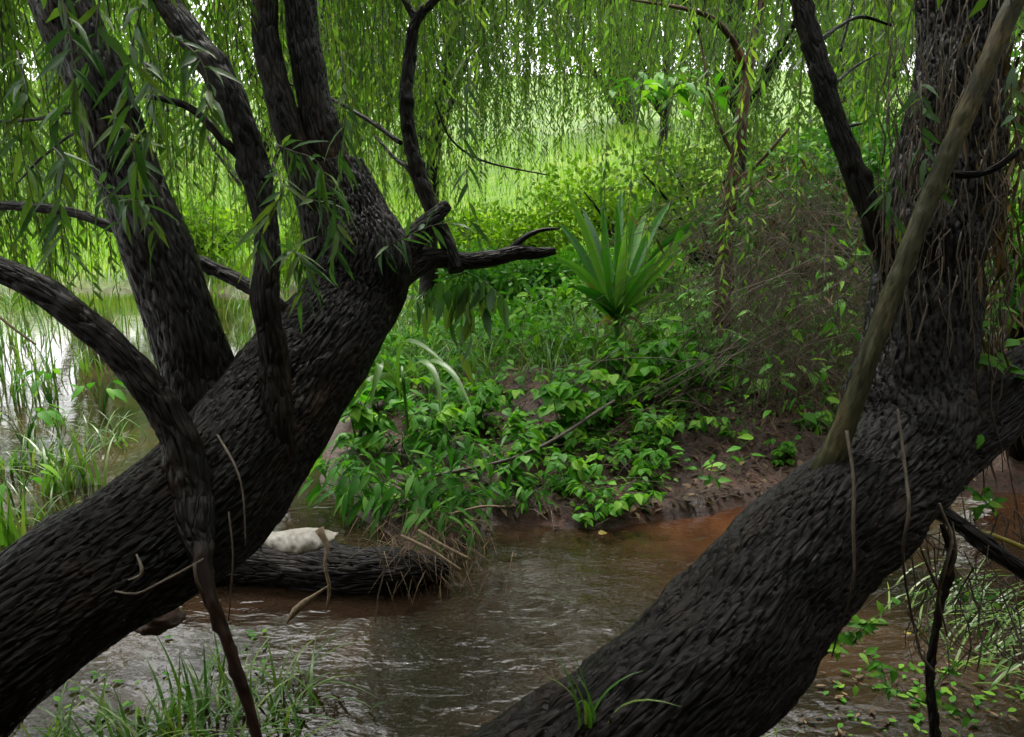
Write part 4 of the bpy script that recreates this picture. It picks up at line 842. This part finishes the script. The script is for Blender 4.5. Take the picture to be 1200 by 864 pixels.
stick([(374, 620, 3.1, 9), (383, 640, 3.08, 6), (381, 662, 3.05, 4), (386, 690, 3.05, 4), (382, 716, 3.05, 2)], 'pale dry stalk hanging from the right end of the white scrap', 'straw')
stick([(336, 730, 3.05, 2), (346, 716, 3.03, 9), (358, 706, 3.03, 8), (370, 697, 3.03, 4), (386, 686, 3.04, 2)], 'orange-brown curled dead leaf above the water by the log', 'straw', 'dead_leaf', 'leaf', 10)
stick([(490, 622, 3.55, 4), (520, 640, 3.5, 4), (552, 656, 3.45, 3)], 'upper one of two pale reeds at the bank\'s left tip', 'straw')
stick([(470, 628, 3.5, 4), (505, 645, 3.45, 4), (540, 668, 3.4, 3)], 'lower one of two pale reeds at the bank\'s left tip', 'straw')
stick([(530, 602, 3.9, 3), (565, 594, 3.9, 3), (592, 594, 3.9, 2)], 'thin pale reed lying along the bank\'s front edge', 'straw')
stick([(985, 730, 2.6, 4), (1010, 731, 2.6, 4), (1040, 732, 2.6, 4)], 'pale green reed floating beside the right trunk', 'grass')
stick([(1145, 622, 2.3, 6), (1175, 632, 2.3, 6), (1230, 655, 2.3, 6)], 'orange cane lying above the low sloping branch', 'yellow')
stick([(1043, 625, 2.05, 5), (1056, 619, 2.05, 6), (1063, 615, 2.05, 3)], 'short whitish twig on the underside of the right trunk', 'straw')
stick([(0, 372, 3.0, 3), (20, 388, 3.0, 3), (42, 404, 3.0, 2)], 'pale thin stick at the left edge under the arched limb', 'straw')
stick([(500, 560, 4.4, 4), (620, 530, 4.6, 4), (720, 470, 5.2, 4)], 'long dark thin stick lying slantwise over the bank', 'twig')
vn = [([(992, 505, 2.04, 4), (1000, 560, 1.98, 4), (1000, 620, 1.95, 4), (1000, 680, 1.97, 3), (985, 730, 2.1, 3), (975, 770, 2.3, 2)], 'pale vine hanging from the foot of the pale limb to the water'),
      ([(1052, 480, 2.2, 3), (1062, 560, 2.1, 4), (1065, 600, 2.05, 4), (1058, 650, 2.1, 3), (1068, 720, 2.3, 3), (1078, 760, 2.4, 2)], 'vine looping down right of the pale hanging vine'),
      ([(1100, 590, 2.2, 3), (1115, 630, 2.2, 4), (1108, 665, 2.2, 4), (1100, 700, 2.25, 3), (1110, 745, 2.3, 2)], 'curled vine hanging from the low sloping branch'),
      ([(268, 600, 2.0, 2), (273, 650, 2.0, 2), (270, 700, 2.05, 2), (268, 728, 2.1, 1.5)], 'hair-thin root hanging beside the dead branch on the left willow'),
      ([(255, 510, 2.1, 2.5), (275, 545, 2.02, 2.5), (285, 580, 2.0, 2), (288, 640, 2.0, 1.5)], 'thin curved root on the front of the left willow trunk'),
      ([(135, 693, 1.86, 2), (160, 696, 1.84, 3), (190, 682, 1.84, 3), (222, 665, 1.86, 3), (238, 655, 1.9, 2)], 'pale twig curling across the left willow trunk'),
      ([(160, 650, 1.86, 2), (166, 665, 1.84, 4), (164, 675, 1.84, 4), (150, 680, 1.85, 1.5)], 'short hooked pale root on the left willow trunk'),
      ([(228, 660, 1.85, 4), (230, 680, 1.85, 4), (238, 695, 1.88, 2)], 'short pale peg beside the dead branch'),
      ([(438, 640, 3.3, 2), (450, 665, 3.3, 2), (443, 700, 3.3, 2), (440, 730, 3.3, 1.5)], 'thin root loop hanging in front of the log\'s right end')]
for L, lb in vn: stick([(a_, b_, c_-.13, w_) for a_, b_, c_, w_ in L], lb, 'vine', 'hanging_vine', 'vine', 6, 'vines and roots hanging from the willows')
# dark rotten stump at right bottom
q0 = W(1100, 870, 2.15); o = thing('dead_stump', (q0[0], q0[1], 0), 'thin dark rotten stump standing in the water at bottom right', 'stump')
mb = MB(o.location); tube(mb, rows([(1096, 960, 2.15, 12), (1096, 864, 2.15, 10), (1090, 790, 2.18, 8), (1100, 720, 2.2, 7), (1108, 680, 2.2, 11), (1114, 650, 2.2, 8), (1104, 615, 2.2, 4)]), .01, 24, .25, .006, .014, 66, True, .5); mb.build('trunk', M['limb'], o)
for Lr in [[(1104, 700, 2.2, 5), (1090, 670, 2.15, 4), (1078, 640, 2.15, 2)], [(1108, 680, 2.2, 5), (1120, 650, 2.15, 4), (1116, 612, 2.15, 2)], [(1096, 790, 2.18, 4), (1078, 765, 2.15, 3), (1072, 735, 2.15, 1.5)]]:
    mb = MB(o.location); tube(mb, rows(Lr), .02, 8, .1); mb.build('twig', M['vine'], o)
# brown stone under the left trunk
def stone(q, r, label, m):
    u, v = np.meshgrid(np.linspace(0, 2*np.pi, 40, endpoint=False), np.linspace(.02, np.pi-.02, 22)); D = np.stack([np.cos(u)*np.sin(v), np.sin(u)*np.sin(v), np.cos(v)], -1).reshape(-1, 3)
    rr_ = 1+fbm(D*1.6+3, 4, 13)*.5; mb = MB(); i = np.arange(21)[:, None]*40; j = np.arange(40)[None]; k = (j+1) % 40
    mb.add(D*np.array(r)*rr_[:, None], np.stack([i+j, i+k, i+40+k, i+40+j], -1).reshape(-1, 4)); o = mb.build('stone', m); o.location = q; return tag(o, label, 'stone')
stone(W(186, 724, 2.4), (.07, .06, .04), 'rusty brown lump wedged under the left willow trunk', plain('rusty_stone', (.10, .045, .02), .6, (.03, .016, .01), 45))
# bits floating on the stream (uncountable)
def floating(name, n, boxes, m, label, L0, L1, wr, seed_cut):
    P = []
    while len(P) < n:
        bx = boxes[int(rng.integers(len(boxes)))]; q = G(rng.uniform(bx[0], bx[1]), rng.uniform(bx[2], bx[3]), .012)
        if landdist(q[:1], q[1:2])[0] < .05 and fbm(np.array([[q[0]*3.2, q[1]*4, 2]]), 3, 61)[0] > seed_cut: P.append(q)
    P = np.array(P); D = unit(rdir(n, .08)); Nn = unit(rdir(n)*.15+[0, 0, 1]); Nn = unit(Nn-D*(Nn*D).sum(1)[:, None]); L = rng.uniform(L0, L1, n)
    mb = MB(); leaves_wide(mb, P, D, Nn, L, L*wr, .05, .1); tag(mb.build(name, M[m]), label, 'flotsam', kind='stuff')
floating('floating_debris', 260, [(930, 1250, 620, 900), (930, 1250, 620, 900), (-100, 230, 420, 620)], 'drybr', 'brown leaf scraps drifting on the stream', .015, .05, .35, -.05)
floating('floating_greens', 230, [(950, 1250, 690, 900), (1050, 1260, 640, 860), (60, 330, 740, 900)], 'herb', 'torn green leaf scraps drifting at the lower right and lower left', .015, .045, .5, 0)
# yellow and red fallen leaves
mbp = [((701, 625), 'yellow fallen leaf on the shore below the waterside herb', 'yellow', .05), ((1060, 742), 'yellow leaf floating beyond the pale green reed', 'yellow', .035)]
for (px, py), lb, m, s in mbp:
    q = G(px, py, .03); mb = MB(); leaves_wide(mb, np.array([[0, 0, 0.]]), unit(np.array([[1, .2, .1]])), unit(np.array([[0, -.5, 1.]])), s, s*.6); o = mb.build('fallen_leaf', M[m]); o.location = q; tag(o, lb, 'leaf', 'fallen leaves')
# straw tangle at the log end (uncountable) and twig tangle on the right (uncountable)
mb = MB()
for k in range(260):
    px = rng.normal(495, 34); q = G(px, rng.uniform(635, 700), .0); q = q+np.array([0, 0, rng.uniform(.02, .24)]); a = rng.normal()*1.1-1.2; l = rng.uniform(.1, .5)
    e = q+np.array([math.cos(a)*l*.5, math.sin(a)*l*.3, -rng.uniform(.05, .25)]); tube(mb, [[*q, .002], [*((q+e)/2+[0, -.02, .02]), .0013], [*e, .0008]], .08, 4, cap=False)
tag(mb.build('straw_tangle', M['straw']), 'tangle of dry straw caught at the right end of the fallen log', 'straw', kind='stuff')
mb = MB()
for k in range(160):
    px = rng.uniform(1060, 1200); py = rng.uniform(590, 760); q = W(px, py, rng.uniform(2.1, 2.7)); e = q+rng.normal(size=3)*[.08, .06, .06]+[0, 0, -.08]
    r = rng.uniform(.001, .003); tube(mb, [[*q, r], [*((q+e)/2+rng.normal(size=3)*.015), r], [*e, r*.6]], .05, 4, cap=False)
tag(mb.build('drift_tangle', M['vine']), 'tangle of thin dead stems below the low sloping branch at right', 'twigs', kind='stuff')
for lst in (HP, LP_):
    for r, used in lst:
        if not used:
            for c in list(r.children): bpy.data.objects.remove(c)
            bpy.data.objects.remove(r)
# parts were modelled about their thing's base: nothing to inherit but the base itself
